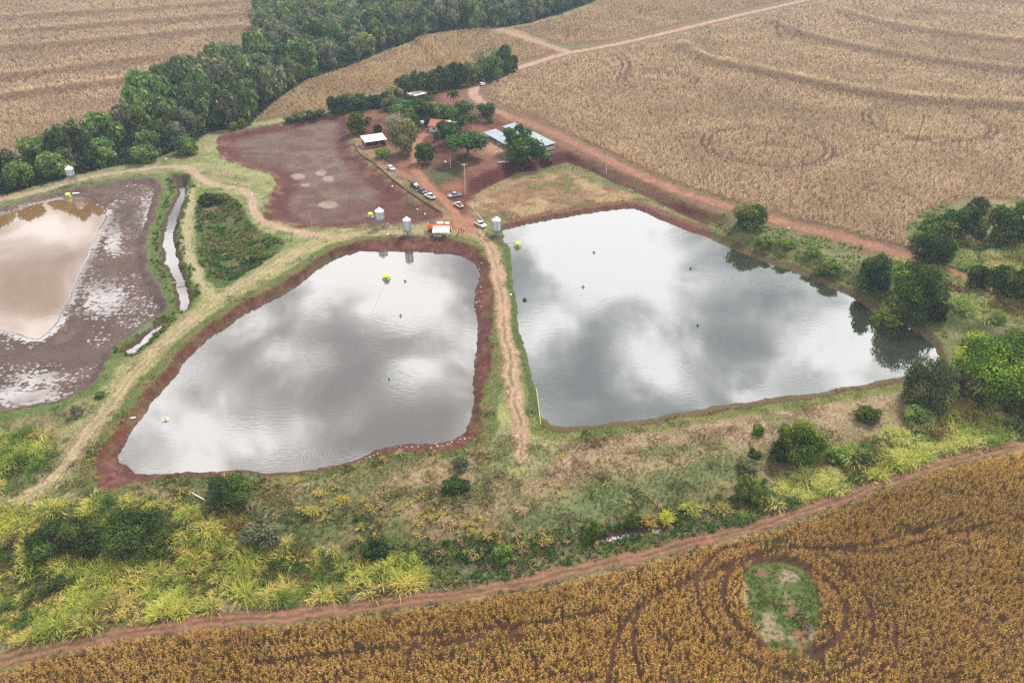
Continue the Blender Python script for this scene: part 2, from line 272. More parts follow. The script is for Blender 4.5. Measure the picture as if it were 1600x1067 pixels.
# yard
ym = sst(-2, 2, S['YARD']); paint(ym, (104, 62, 54)); paint(ym * sst(.45, .6, n12), (136, 92, 76), .8)
paint(ym * np.exp(-(((UU - 790) / 40) ** 2 + ((VV - 238) / 16) ** 2)), (186, 148, 124), .9)
paint(ym * np.exp(-(((UU - 695) / 28) ** 2 + ((VV - 275) / 14) ** 2)) * 1.6, (84, 92, 58), .9)
paint(ym * np.exp(-(((UU - 580) / 30) ** 2 + ((VV - 240) / 14) ** 2)) * 1.4, (130, 118, 78), .8)
paint(ym * np.exp(-(((UU - 710) / 14) ** 2 + ((VV - 292) / 8) ** 2)) * 1.4, (152, 98, 80), .8)
paint(sst(5, 3, S['PL']) * sst(-3, -1.5, S['PL']) * sst(730, 745, UU) * sst(1180, 1060, UU) * (VV > 240), (84, 42, 40), 1)
mm = sst(-1.5, 1.5, S['MEAD']); paint(mm, (146, 116, 90)); paint(mm * sst(.45, .6, fbm(GX, GY, 10, 31)), (168, 148, 108), .8); paint(mm * sst(.5, .62, n4), (128, 86, 68), .7); paint(mm * sst(.55, .66, fbm(GX, GY, 7, 33)), (104, 108, 62), .8)
# shores
ra = sst(5.5, 3.5, np.abs(S['Ac'] + 1.5) * 2); paint(ra, (92, 104, 56), .9); paint(ra * sst(.5, .62, n4), (122, 112, 70), .8)
rb = sst(-4.5, -2.5, S['Bc']) * (S['Bc'] < 3); nb = (UU > 790) & (VV < 370) & (UU < 1110)
paint(rb, (112, 116, 62), .85); paint(rb * sst(.5, .62, n4), (84, 104, 48), .8); paint(rb * nb, (118, 82, 66), .9); paint((S['Bc'] > -.5) * (S['Bw'] < .5), (96, 78, 56), .85); paint((S['Bc'] > -.5) * (S['Bw'] < .5) * nb, (112, 70, 62), .9)
paint((S['Bc'] > -.5) * (S['Bw'] < .3) * (UU < 850) * (VV > 380), (76, 104, 48), .7)
rdn = sst(-5, -2.5, S['Dc']); paint(rdn, (104, 120, 66), .95); paint(rdn * sst(.48, .6, n4), (84, 104, 46), .8)
paint(sst(-.8, .3, S['Ac']), (102, 60, 50)); paint(sst(0, 1, S['Ac']) * sst(.5, .65, n4), (92, 60, 54), .8); paint(sst(0, 1, S['Ac']) * sst(.58, .7, n1_) * .5, (128, 90, 80))
paint(sst(.5, 3, S['Ac']) * sst(-2.5, -.6, S['Aw']), (86, 58, 54), .7)
c_ = S['Cc']; cm = sst(-.6, .4, c_); paint(cm, (104, 64, 56)); paint(cm * sst(.4, .65, n4), (88, 52, 48), .7)
fl = cm * sst(6, 12, c_) * sst(620, 530, UU + (n12 - .5) * 140 + (VV - 270) * .3); paint(fl, (110, 87, 79), .85); paint(fl * sst(.45, .6, fbm(GX, GY, 12, 41)), (128, 107, 99), .6); paint(fl * sst(.5, .6, n4), (104, 78, 70), .7); paint(fl * sst(.5, .6, fbm(GX * .4, GY, 5, 42)), (120, 104, 94), .6)
paint(cm * sst(3, 5, c_) * sst(8, 6, c_), (92, 60, 58), .7)
for (u, v, a, b) in ((501, 265, 9, 5), (512, 273, 9, 5), (465, 270, 12, 5), (476, 283, 8, 3), (512, 313, 16, 6)):
    q = ((UU - u) / a) ** 2 + ((VV - v) / b) ** 2 + (n4 - .5); paint(cm * sst(1.2, .6, q), (166, 146, 134), .8)
paint(cm * np.exp(-(((UU - 650) / 18) ** 2 + ((VV - 318) / 10) ** 2)) * sst(.4, .6, n4), (106, 104, 74), .8)
dm = sst(-.5, .5, S['Dc']); paint(dm, (92, 68, 58)); paint(dm * sst(.45, .6, n12), (80, 58, 50), .8); paint(dm * sst(.5, .62, n4), (112, 90, 82), .6)
paint(dm * np.exp(-(((UU - 190) / 25) ** 2 + ((VV - 407) / 9) ** 2)) * 1.5, (98, 68, 58), .9); paint(dm * np.exp(-(((VV - 547 + (UU - 90) * .06) / 11) ** 2)) * 1.3, (92, 70, 62), .9)
for k in ('S1', 'S2', 'S3'):
    paint(sst(-4.5, -2, S[k]), (92, 108, 54), .9 if k != 'S3' else .5); paint(sst(-1.6, -.6, S[k]), (84, 60, 52), .85)
eg = sst(3.2, .4, np.abs(S['Ac'] - .3)) * sst(.5, .6, fbm(GX, GY, 3, 44)); paint(eg, (108, 98, 60), .5); paint(sst(.3, 4, S['Ac']) * sst(.55, .66, fbm(GX, GY, 2.2, 45)) * (S['Aw'] < 0), (132, 92, 80), .5)
ec = sst(4.5, .5, np.abs(c_)) * sst(.5, .62, fbm(GX, GY, 3.5, 46)); paint(ec, (126, 118, 80), .8); paint(cm * sst(.5, .64, fbm(GX, GY * 1.5, 6, 47)) * sst(12, 3, c_), (132, 96, 84), .6)
# fields and forest floor
sf = sst(-.6, .6, sd_field); paint(sf, (136, 106, 82)); paint(sst(-.6, .6, S['FN']), (84, 58, 42)); paint(sst(-.6, .6, S['FN']) * sst(.5, .6, n4), (98, 66, 48), .6)
paint((sf > .5) * (S['FN'] < 0) * sst(1.5, .7, RT), (96, 68, 52)); paint(sst(-.5, 1, S['FOR']), (58, 60, 42)); cl = sst(-1, .5, S['CLR']); paint(cl, (88, 104, 52)); paint(cl * sst(.54, .62, fbm(GX, GY, 3, 51)), (158, 136, 116), .8); paint(cl * sst(.66, .74, fbm(GX, GY, 4, 52)), (142, 92, 74), .8)
# roads
vm = sst(9, 6, Dd['T6'] + (n4 - .5) * 3) * sst(1500, 1420, UU); paint(vm * (S['PL'] > -1), (126, 96, 76), .85); paint(vm * sst(.5, .62, n4) * (S['PL'] > -1), (118, 108, 78), .6)
def road(d, hw, c, ruts=None, rc=None, gr=None, w=.8):
    n_ = (n4 - .5) * 1.2; paint(sst(hw + .7, hw - .4, d + n_), c)
    paint(sst(hw + .3, hw - .4, d + n_) * sst(.52, .66, fbm(GX, GY, 3, 61)), rc or c, .6)
    if gr: paint(sst(.55, .2, d) * sst(.35, .5, n4), gr, .8)
    if ruts: paint(sst(.55, .15, np.abs(d - ruts)), rc or c, .75)
road(Dd['T1'], 2.3, (154, 142, 106), .95, (182, 158, 128), (138, 140, 92)); road(Dd['T2'], 1.7, (172, 146, 124), .9, (186, 158, 138))
road(Dd['T3'], 1.5, (166, 158, 118)); road(Dd['T4'], 1.8, (170, 142, 114), .8, (184, 152, 130), (120, 112, 74))
road(Dd['T5'], 1.9, (154, 104, 82), .8, (172, 124, 102)); road(Dd['T5b'], 1.6, (150, 110, 90), .8, (160, 124, 104), (118, 104, 72))
jn = np.exp(-(((UU - 722) / 22) ** 2 + ((VV - 350) / 11) ** 2)) * 1.8; paint(jn, (162, 114, 92)); 
road(Dd['T6'], 2.5, (148, 102, 82), 1.0, (166, 122, 102)); road(Dd['T6b'], 3.0, (176, 138, 122)); road(Dd['T7'], 1.5, (120, 84, 64), .75, (148, 110, 88), (104, 90, 60))
up = sst(900, 780, UU) * sst(200, 150, VV) + sst(130, 80, VV); paint(sst(3.2, 2.2, Dd['T6'] + (n4 - .5)) * up, (190, 156, 138), .8)
# class of each bit of ground
d15 = np.minimum(np.minimum(Dd['T1'], Dd['T2']), np.minimum(np.minimum(Dd['T3'], Dd['T4']), np.minimum(Dd['T5'], Dd['T5b'])))
K = np.zeros(GX.shape, int)
K[sd_field > 0] = 1; K[S['FOR'] > 0] = 2
K[S['Ac'] > 0] = 3; K[S['Bc'] > 0] = 4; K[S['Cc'] > 0] = 5; K[S['Dc'] > 0] = 6
K[(d15 < 2.0) & (K == 0)] = 7; K[np.minimum(Dd['T6'], Dd['T6b']) < 3.4] = 8; K[Dd['T7'] < 2.1] = 9
KN = ['ground', 'field_soil', 'forest_floor', 'pond_bed', 'pond_bed', 'dry_pond_bed', 'mud_flat', 'farm_track', 'dirt_road', 'dirt_track']
WET = np.zeros(GX.shape)

def tag(o, label=None, cat=None, group=None, kind=None):
    if label: o['label'] = label
    if cat: o['category'] = cat
    if group: o['group'] = group
    if kind: o['kind'] = kind
    return o
def mesh_np(name, V, quads=None, tris=None, cols=None, mat=None, smooth=False):
    me = bpy.data.meshes.new(name)
    V = np.ascontiguousarray(V, np.float32); nq = 0 if quads is None else len(quads); ntr = 0 if tris is None else len(tris)
    me.vertices.add(len(V)); me.vertices.foreach_set('co', V.ravel())
    loops = np.concatenate([a.ravel() for a in (quads, tris) if a is not None and len(a)]).astype(np.int32)
    me.loops.add(len(loops)); me.loops.foreach_set('vertex_index', loops)
    me.polygons.add(nq + ntr)
    st = np.concatenate([np.arange(nq) * 4, nq * 4 + np.arange(ntr) * 3]).astype(np.int32)
    me.polygons.foreach_set('loop_start', st)
    me.update(calc_edges=True)
    if smooth: me.polygons.foreach_set('use_smooth', np.ones(nq + ntr, bool))
    if cols is not None:
        at = me.color_attributes.new('Col', 'FLOAT_COLOR', 'POINT')
        c4 = np.ones((len(V), 4), np.float32); c4[:, :3] = cols; at.data.foreach_set('color', c4.ravel())
    if mat: me.materials.append(mat)
    me.validate(); return me
def link(name, me, parent=None):
    o = bpy.data.objects.new(name, me); COL.objects.link(o); o.parent = parent; return o
def samp(fld, x, y):
    u, v = uv_of(x, y); fu = np.interp(u, us, np.arange(nu)); fv = np.interp(-v, -vs, np.arange(nv))
    i = np.clip(fu.astype(int), 0, nu - 2); j = np.clip(fv.astype(int), 0, nv - 2); a = fu - i; b = fv - j
    if fld.ndim == 3: a = a[..., None]; b = b[..., None]
    return (fld[j, i] * (1 - a) + fld[j, i + 1] * a) * (1 - b) + (fld[j + 1, i] * (1 - a) + fld[j + 1, i + 1] * a) * b
def G(u, v):
    z = 0.0
    for _ in range(8):
        x, y = P2(u, v, z); z = .5 * z + .5 * float(samp(Z, np.array([x]), np.array([y]))[0])
    return Vector((float(x), float(y), float(samp(Z, np.array([x]), np.array([y]))[0])))
def gz(x, y): return float(samp(Z, np.array([float(x)]), np.array([float(y)]))[0])
def pxm(v): return CT * (v + 244) / HC   # photo pixels per metre at row v

# ------------------------------------------------------------------ materials
def newmat(name):
    m = bpy.data.materials.new(name); m.use_nodes = True; t = m.node_tree; t.nodes.clear()
    o = N(t, 'ShaderNodeOutputMaterial'); return m, t, o
def mat_ground(name, puddle=False):
    m, t, o = newmat(name); L = t.links.new
    b = N(t, 'ShaderNodeBsdfPrincipled', i_Roughness=.95); b.inputs['Specular IOR Level'].default_value = .15
    at = N(t, 'ShaderNodeAttribute', attribute_name='Col'); g = N(t, 'ShaderNodeTexCoord')
    a = N(t, 'ShaderNodeTexNoise', i_Scale=1.3, i_Detail=6.0, i_Roughness=.72); L(g.outputs['Object'], a.inputs['Vector'])
    a2 = N(t, 'ShaderNodeTexNoise', i_Scale=.28, i_Detail=4.0, i_Roughness=.65); L(g.outputs['Object'], a2.inputs['Vector'])
    r = N(t, 'ShaderNodeMapRange', i_1=.3, i_2=.7, i_3=.62, i_4=1.36); L(a.outputs['Fac'], r.inputs[0])
    r2 = N(t, 'ShaderNodeMapRange', i_1=.3, i_2=.7, i_3=.85, i_4=1.15); L(a2.outputs['Fac'], r2.inputs[0])
    mu = N(t, 'ShaderNodeMath', operation='MULTIPLY'); L(r.outputs[0], mu.inputs[0]); L(r2.outputs[0], mu.inputs[1])
    s = N(t, 'ShaderNodeVectorMath', operation='SCALE'); L(at.outputs['Color'], s.inputs[0]); L(mu.outputs[0], s.inputs['Scale'])
    L(s.outputs[0], b.inputs['Base Color'])
    bp = N(t, 'ShaderNodeBump', i_Strength=.6, i_Distance=.25); L(a.outputs['Fac'], bp.inputs['Height']); L(bp.outputs[0], b.inputs['Normal'])
    if not puddle: L(b.outputs[0], o.inputs[0]); return m
    b.inputs['Roughness'].default_value = .6; b.inputs['Specular IOR Level'].default_value = .3
    # shallow water standing in fish nests and grooves of the mud
    w = N(t, 'ShaderNodeAttribute', attribute_name='wet')
    vo = N(t, 'ShaderNodeTexVoronoi', i_Scale=.85, i_Randomness=.8); L(g.outputs['Object'], vo.inputs['Vector'])
    vr = N(t, 'ShaderNodeMapRange', i_1=.75, i_2=.15, i_3=0.0, i_4=1.0); L(vo.outputs['Distance'], vr.inputs[0])
    mp = N(t, 'ShaderNodeMapping'); mp.inputs['Scale'].default_value = (.35, 1.1, 1); L(g.outputs['Object'], mp.inputs[0])
    ns = N(t, 'ShaderNodeTexNoise', i_Scale=.8, i_Detail=6.0, i_Roughness=.62, i_Distortion=1.2); L(mp.outputs[0], ns.inputs['Vector'])
    nr = N(t, 'ShaderNodeMapRange', i_1=.35, i_2=.68, i_3=0.0, i_4=1.0); L(ns.outputs['Fac'], nr.inputs[0])
    sm = N(t, 'ShaderNodeMath', operation='ADD'); L(vr.outputs[0], sm.inputs[0]); L(nr.outputs[0], sm.inputs[1])
    s2 = N(t, 'ShaderNodeMath', operation='MULTIPLY_ADD', i_1=1.0); L(sm.outputs[0], s2.inputs[0])
    off = N(t, 'ShaderNodeMath', operation='MULTIPLY_ADD', i_1=2.1, i_2=-1.78); L(w.outputs['Fac'], off.inputs[0]); L(off.outputs[0], s2.inputs[2])
    fr = N(t, 'ShaderNodeMapRange', i_1=.40, i_2=.74, i_3=0.0, i_4=.9); L(s2.outputs[0], fr.inputs[0])
    ws = water_shader(t, (118, 96, 88), .28, bump=0)
    mxs = N(t, 'ShaderNodeMixShader'); L(fr.outputs[0], mxs.inputs[0]); L(b.outputs[0], mxs.inputs[1]); L(ws, mxs.inputs[2]); L(mxs.outputs[0], o.inputs[0])
    return m
def water_shader(t, body, f0, bump=.02, ring=None):
    L = t.links.new
    d = N(t, 'ShaderNodeBsdfDiffuse'); d.inputs[0].default_value = (*alb(body), 1)
    gl = N(t, 'ShaderNodeBsdfGlossy', i_Roughness=.03); gl.inputs[0].default_value = (1, 1, 1, 1)
    lw = N(t, 'ShaderNodeLayerWeight', i_Blend=.28)
    mr = N(t, 'ShaderNodeMapRange', i_1=0.0, i_2=1.0, i_3=f0, i_4=1.0); L(lw.outputs['Fresnel'], mr.inputs[0])
    mxs = N(t, 'ShaderNodeMixShader'); L(mr.outputs[0], mxs.inputs[0]); L(d.outputs[0], mxs.inputs[1]); L(gl.outputs[0], mxs.inputs[2])
    if bump:
        g = N(t, 'ShaderNodeTexCoord')
        mp = N(t, 'ShaderNodeMapping'); mp.inputs['Scale'].default_value = (.45, 1.3, 1); L(g.outputs['Object'], mp.inputs[0])
        a = N(t, 'ShaderNodeTexNoise', i_Scale=1.1, i_Detail=3.0, i_Roughness=.5); L(mp.outputs[0], a.inputs['Vector'])
        p = N(t, 'ShaderNodeTexNoise', i_Scale=.05, i_Detail=2.0); L(g.outputs['Object'], p.inputs['Vector'])
        pr = N(t, 'ShaderNodeMapRange', i_1=.45, i_2=.62, i_3=.12, i_4=1.0); L(p.outputs['Fac'], pr.inputs[0])
        h = N(t, 'ShaderNodeMath', operation='MULTIPLY'); L(a.outputs['Fac'], h.inputs[0]); L(pr.outputs[0], h.inputs[1]); hh = h.outputs[0]
        for (c, rr, wl_) in ring or []:
            ds = N(t, 'ShaderNodeVectorMath', operation='DISTANCE'); L(g.outputs['Object'], ds.inputs[0]); ds.inputs[1].default_value = c
            ph = N(t, 'ShaderNodeMath', operation='MULTIPLY', i_1=2 * math.pi / wl_); L(ds.outputs['Value'], ph.inputs[0])
            sn = N(t, 'ShaderNodeMath', operation='SINE'); L(ph.outputs[0], sn.inputs[0])
            fo = N(t, 'ShaderNodeMapRange', interpolation_type='SMOOTHSTEP', i_1=rr, i_2=rr * .5, i_3=0.0, i_4=.14); L(ds.outputs['Value'], fo.inputs[0])
            ml = N(t, 'ShaderNodeMath', operation='MULTIPLY'); L(sn.outputs[0], ml.inputs[0]); L(fo.outputs[0], ml.inputs[1])
            ad = N(t, 'ShaderNodeMath', operation='ADD'); L(hh, ad.inputs[0]); L(ml.outputs[0], ad.inputs[1]); hh = ad.outputs[0]
        bp = N(t, 'ShaderNodeBump', i_Strength=1.0, i_Distance=bump); L(hh, bp.inputs['Height'])
        L(bp.outputs[0], gl.inputs['Normal'])
    return mxs.outputs[0]
def mat_water(name, body, f0, bump=.02, ring=None):
    m, t, o = newmat(name); t.links.new(water_shader(t, body, f0, bump, ring), o.inputs[0]); return m
def mat_leaf(name='leaf', tr=.22, rnd=.25):
    m, t, o = newmat(name); L = t.links.new
    at = N(t, 'ShaderNodeAttribute', attribute_name='Col'); oi = N(t, 'ShaderNodeObjectInfo')
    hs = N(t, 'ShaderNodeHueSaturation'); L(at.outputs['Color'], hs.inputs['Color'])
    a = N(t, 'ShaderNodeMapRange', i_3=1 - rnd, i_4=1 + rnd); L(oi.outputs['Random'], a.inputs[0]); L(a.outputs[0], hs.inputs['Value'])
    q = N(t, 'ShaderNodeMath', operation='MULTIPLY', i_1=7.31); L(oi.outputs['Random'], q.inputs[0]); q2 = N(t, 'ShaderNodeMath', operation='FRACT'); L(q.outputs[0], q2.inputs[0])
    a2 = N(t, 'ShaderNodeMapRange', i_3=.5 - .035 * rnd / .25, i_4=.5 + .02 * rnd / .25); L(q2.outputs[0], a2.inputs[0]); L(a2.outputs[0], hs.inputs['Hue'])
    d = N(t, 'ShaderNodeBsdfDiffuse'); tl = N(t, 'ShaderNodeBsdfTranslucent'); L(hs.outputs[0], d.inputs[0]); L(hs.outputs[0], tl.inputs[0])
    x = N(t, 'ShaderNodeMixShader', i_0=tr); L(d.outputs[0], x.inputs[1]); L(tl.outputs[0], x.inputs[2]); L(x.outputs[0], o.inputs[0]); return m
_pm = {}
def paintm(name, c, rough=.5, metal=0.0, noise=.12, sc=3.0, bump=0.0):
    if name in _pm: return _pm[name]
    m, t, o = newmat(name); L = t.links.new
    b = N(t, 'ShaderNodeBsdfPrincipled', i_Roughness=rough, i_Metallic=metal); b.inputs['Specular IOR Level'].default_value = .4
    g = N(t, 'ShaderNodeTexCoord'); a = N(t, 'ShaderNodeTexNoise', i_Scale=sc, i_Detail=4.0); L(g.outputs['Object'], a.inputs['Vector'])
    r = N(t, 'ShaderNodeMapRange', i_1=.3, i_2=.7, i_3=1 - noise, i_4=1 + noise); L(a.outputs['Fac'], r.inputs[0])
    s = N(t, 'ShaderNodeVectorMath', operation='SCALE'); s.inputs[0].default_value = lin(c); L(r.outputs[0], s.inputs['Scale']); L(s.outputs[0], b.inputs['Base Color'])
    L(b.outputs[0], o.inputs[0]); _pm[name] = m; return m
M_G = mat_ground('soil_and_turf'); M_MUD = mat_ground('wet_mud', True); M_LEAF = mat_leaf('leaves', .22, .22); M_BLADE = mat_leaf('blades', .3, 0.0)

# wetness of the left pond's mud
wt = np.exp(-(((UU - 232) / 28) ** 2 + ((VV - 330) / 55) ** 2)) * .9
wt = np.maximum(wt, np.exp(-(((UU - 175) / 22) ** 2 + ((VV - 370) / 55) ** 2)) * .95)
wt = np.maximum(wt, np.exp(-(((UU - 160) / 60) ** 2 + ((VV - 460) / 45) ** 2)) * .95)
wt = np.maximum(wt, np.exp(-(((UU - 30) / 110) ** 2 + ((VV - 612) / 28) ** 2)) * 1.0)
wt = np.maximum(wt, np.exp(-(((UU - 228) / 12) ** 2 + ((VV - 400) / 40) ** 2)) * .95)
wt = np.maximum(wt, .55 * sst(.35, .6, fbm(GX, GY, 9, 88)) * (UU < 270)); wt = np.maximum(wt, np.exp(-(((UU - 60) / 80) ** 2 + ((VV - 585) / 22) ** 2)) * .9)
wt *= 1 - .85 * np.exp(-(((UU - 190) / 30) ** 2 + ((VV - 407) / 10) ** 2)); wt *= 1 - .6 * np.exp(-((VV - 547) / 12) ** 2)
wt = np.maximum(wt, sst(-6, 0, S['Dw']) * 1.05) * sst(.5, 3.5, S['Dc'])
WET = wt
KF = K[:-1, :-1]
idx = np.arange(nv * nu).reshape(nv, nu)
Q = np.stack([idx[:-1, :-1], idx[:-1, 1:], idx[1:, 1:], idx[1:, :-1]], -1)
PV = np.stack([GX, GY, Z], -1).reshape(-1, 3); CV = C.reshape(-1, 3)
def sub(mask, V=None):
    q = Q[mask]; un, inv = np.unique(q.ravel(), return_inverse=True); return un, inv.reshape(-1, 4)
seen = {}
for k in range(10):
    un, q = sub(KF == k)
    if len(un) == 0: continue
    me = mesh_np(KN[k], PV[un], quads=q, cols=CV[un], mat=M_MUD if k == 6 else M_G, smooth=True)
    if k == 6:
        a_ = me.attributes.new('wet', 'FLOAT', 'POINT'); a_.data.foreach_set('value', WET.reshape(-1)[un].astype(np.float32))
    tag(link(KN[k], me), kind='structure')
jet = G(500, 716)
def water(name, s, wl, mat):
    s = s[:-1, :-1]; un, q = sub(s > -2.5); v_ = PV[un].copy(); v_[:, 2] = wl
    tag(link(name, mesh_np(name, v_, quads=q, mat=mat, smooth=True)), kind='structure')
RX, RY = P2(497, 712, ZA); r2x, r2y = P2(600, 470, ZA); r3x, r3y = P2(1385, 585, ZB); r4x, r4y = P2(911, 447, ZB)
MW_A = mat_water('pond_water_brown', (86, 76, 62), .28, .013, [((float(RX), float(RY), ZA), 5.5, .8)])
MW_B = mat_water('pond_water_grey', (62, 66, 56), .28, .013, [((float(r4x), float(r4y), ZB), 8, 1.0)])
MW_D = mat_water('pond_water_silty', (140, 106, 72), .20, .008)
MW_S = mat_water('stream_water', (100, 86, 80), .28, .01)
water('pond_water', S['Aw'], ZA, MW_A); water('pond_water', S['Bw'], ZB, MW_B); water('pond_water', S['Dw'], ZD, MW_D)
water('stream_water', np.maximum(S['S1'], S['S2']), ZS, MW_S); water('stream_water', S['S3'], -2.9, MW_S)

# ------------------------------------------------------------------ blades: corn, tussocks, tall grass
def blades(base, az, el, Lg, W, droop, col, tipcol=None):
    n = len(base); dh = np.stack([np.cos(az), np.sin(az), 0 * az], 1); sd_ = np.stack([-np.sin(az), np.cos(az), 0 * az], 1); up = np.array([0, 0, 1.0])
    p1 = base + (Lg * .55)[:, None] * (np.cos(el)[:, None] * dh + np.sin(el)[:, None] * up)
    e2 = el - droop; p2 = p1 + (Lg * .45)[:, None] * (np.cos(e2)[:, None] * dh + np.sin(e2)[:, None] * up)
    w = W[:, None]
    V = np.stack([base - sd_ * w * .3, base + sd_ * w * .3, p1 - sd_ * w * .5, p1 + sd_ * w * .5, p2], 1).reshape(-1, 3)
    o = (np.arange(n) * 5)[:, None]
    q = o + np.array([0, 1, 3, 2]); t = o + np.array([2, 3, 4])
    c = np.repeat(col[:, None, :], 5, 1)
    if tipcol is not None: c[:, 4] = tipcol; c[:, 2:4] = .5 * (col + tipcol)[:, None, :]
    return V, q, t, c.reshape(-1, 3)
def pack(parts):
    o = 0; Vs = []; qs = []; ts = []; cs_ = []
    for V, q, t, c in parts:
        Vs.append(V); cs_.append(c)
        if len(q): qs.append(q + o)
        if len(t): ts.append(t + o)
        o += len(V)
    return np.concatenate(Vs), (np.concatenate(qs) if qs else None), (np.concatenate(ts) if ts else None), np.concatenate(cs_)
def scatter(x0, x1, y0, y1, sp):
    nx = int((x1 - x0) / sp); ny = int((y1 - y0) / sp)
    X, Y = np.meshgrid(x0 + (np.arange(nx) + .5) * sp, y0 + (np.arange(ny) + .5) * sp)
    X = X + rng.uniform(-.48, .48, X.shape) * sp; Y = Y + rng.uniform(-.48, .48, Y.shape) * sp
    X = X.ravel(); Y = Y.ravel(); u, v = uv_of(X, Y); k = (u > -380) & (u < 1980) & (v < 1400) & (v > -150)
    return X[k], Y[k]
FLD = {k: np.maximum.reduce([S[j] for j in js]) for k, js in dict(near=['FN'], R=['FR'], M=['FM', 'FX'], T=['FT'], L=['FL']).items()}
TRK = RT
def corn(name, fld, bands, c1, c2, c3, label, h=2.1, green=None, kk=1.5):
    parts = []
    for (ya, yb, sp, k) in bands:
        w = 1.05 * yb + 90
        X, Y = scatter(-w, w, ya, yb, sp)
        s = samp(FLD[fld], X, Y); rt = samp(TRK, X, Y); clr = samp(S['CLR'], X, Y); fr = samp(S['FOR'], X, Y)
        nn = vnoise(X, Y, 2.2, 71); n9 = fbm(X, Y, 22, 72, 3)
        keep = (s > .3) & (rt > (.3 + .25 * nn if fld == 'near' else .6 + .5 * nn)) & (clr < -.3) & (rng.random(len(X)) > .06 + .35 * sst(.72, .8, vnoise(X, Y, 3.5, 73)))
        for (u0, v0, r) in ((1025,137,2.2), (1195,241,2.5), (1430,231,2.5)):
            q, w_ = P2(u0, v0); keep &= np.hypot((X - q) / 1.8, Y - w_) > r * (1 + nn)
        if fld == 'near':
            ccx, ccy = P2(1222, 945); rr = np.hypot(X - ccx, Y - ccy); rw = np.where(rr < 19, rr / 1.15, samp(Dd['T7'], X, Y) / .95); keep &= (np.cos(rw * 2 * math.pi) > -.45) | (rng.random(len(X)) < .45 - .25 * (rr < 19))
        X = X[keep]; Y = Y[keep]; n9 = n9[keep]; n = len(X); z = samp(Z, X, Y); g3 = fbm(X, Y, 7, 74, 3)
        hh = h * (.82 + .3 * rng.random(n)) * (.92 + .16 * g3) * (.75 + .25 * sst(0, 3, s[keep]))
        mixv = np.clip(rng.random(n) * .8 + (g3 - .5) * 1.2 + .1, 0, 1)[:, None]
        c = (alb(c1) * (1 - mixv) + alb(c2) * mixv) * kk; dk = (rng.random(n) < .18)[:, None]; c = np.where(dk, alb(c3), c)
        if green is not None:
            gm = green(X, Y); gm = (rng.random(n) < gm)[:, None]; c = np.where(gm, alb((112, 122, 48)), c)
        tone = (.88 + .24 * sst(.3, .7, n9)) * (1 + .05 * np.cos(samp(BR, X, Y) * .8)) * (1 - .18 * sst(.55, .7, fbm(X, Y, 60, 76, 3))); b1 = np.exp(-(samp(BR, X, Y) / 2.6) ** 2); b2 = np.exp(-(samp(BR2, X, Y) / 2.6) ** 2) * .45; c = c * (1 - b2[:, None]) + alb((118, 112, 88)) * b2[:, None]; hh = hh * (1 - .35 * b2 + .1 * b1); tone = tone * (1 + .16 * b1); c = c * ((.85 + .3 * rng.random(n)) * tone)[:, None]; sc = sp / .62  # berm shade and crest light painted into corn colour, plus greener furrow plants
        for i in range(k):
            f = (i + .5) / k if k > 1 else .8
            a = rng.uniform(0, 2 * math.pi, n); b = np.stack([X + np.cos(a) * .08 * sc, Y + np.sin(a) * .08 * sc, z + hh * (.30 + .5 * f)], 1)
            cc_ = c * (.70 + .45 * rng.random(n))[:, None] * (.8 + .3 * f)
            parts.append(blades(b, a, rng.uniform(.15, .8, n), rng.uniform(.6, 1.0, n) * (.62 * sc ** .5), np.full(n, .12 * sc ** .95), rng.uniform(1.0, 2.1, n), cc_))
        a = rng.uniform(0, 2 * math.pi, n)   # stalk with tassel
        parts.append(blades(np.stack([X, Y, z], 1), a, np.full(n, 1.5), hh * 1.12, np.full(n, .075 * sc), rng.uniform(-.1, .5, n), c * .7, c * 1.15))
    V, q, t, cl_ = pack(parts); print(name, len(V))
    tag(link(name, mesh_np(name, V, q, t, cl_, M_BLADE)), label, 'corn', kind='stuff')
def gnear(X, Y):
    u, v = uv_of(X, Y); n = fbm(X, Y, 9, 75, 3)
    return .10 * sst(.5, .62, n) + .75 * sst(.47, .6, n) * (np.exp(-(((u - 1300) / 120) ** 2 + ((v - 850) / 16) ** 2)) + np.exp(-(((u - 1420) / 80) ** 2 + ((v - 830) / 10) ** 2)) + .5 * np.exp(-(((u - 1250) / 70) ** 2 + ((v - 1040) / 30) ** 2)))
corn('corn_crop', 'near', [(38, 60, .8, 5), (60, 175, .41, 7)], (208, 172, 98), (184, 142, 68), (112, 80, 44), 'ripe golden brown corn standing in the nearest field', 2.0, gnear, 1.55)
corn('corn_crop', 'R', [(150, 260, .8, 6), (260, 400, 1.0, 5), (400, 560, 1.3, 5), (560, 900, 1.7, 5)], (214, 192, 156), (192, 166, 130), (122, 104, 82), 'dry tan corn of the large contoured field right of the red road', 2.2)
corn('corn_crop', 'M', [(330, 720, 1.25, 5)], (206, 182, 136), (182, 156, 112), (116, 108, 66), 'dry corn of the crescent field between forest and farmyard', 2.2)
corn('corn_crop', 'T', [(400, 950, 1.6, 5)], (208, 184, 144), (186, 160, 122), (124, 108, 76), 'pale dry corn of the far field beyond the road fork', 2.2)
corn('corn_crop', 'L', [(260, 420, 1.15, 5), (420, 950, 1.6, 5)], (210, 188, 154), (190, 164, 132), (130, 108, 86), 'dry tan corn of the terraced field left of the forest', 2.2)

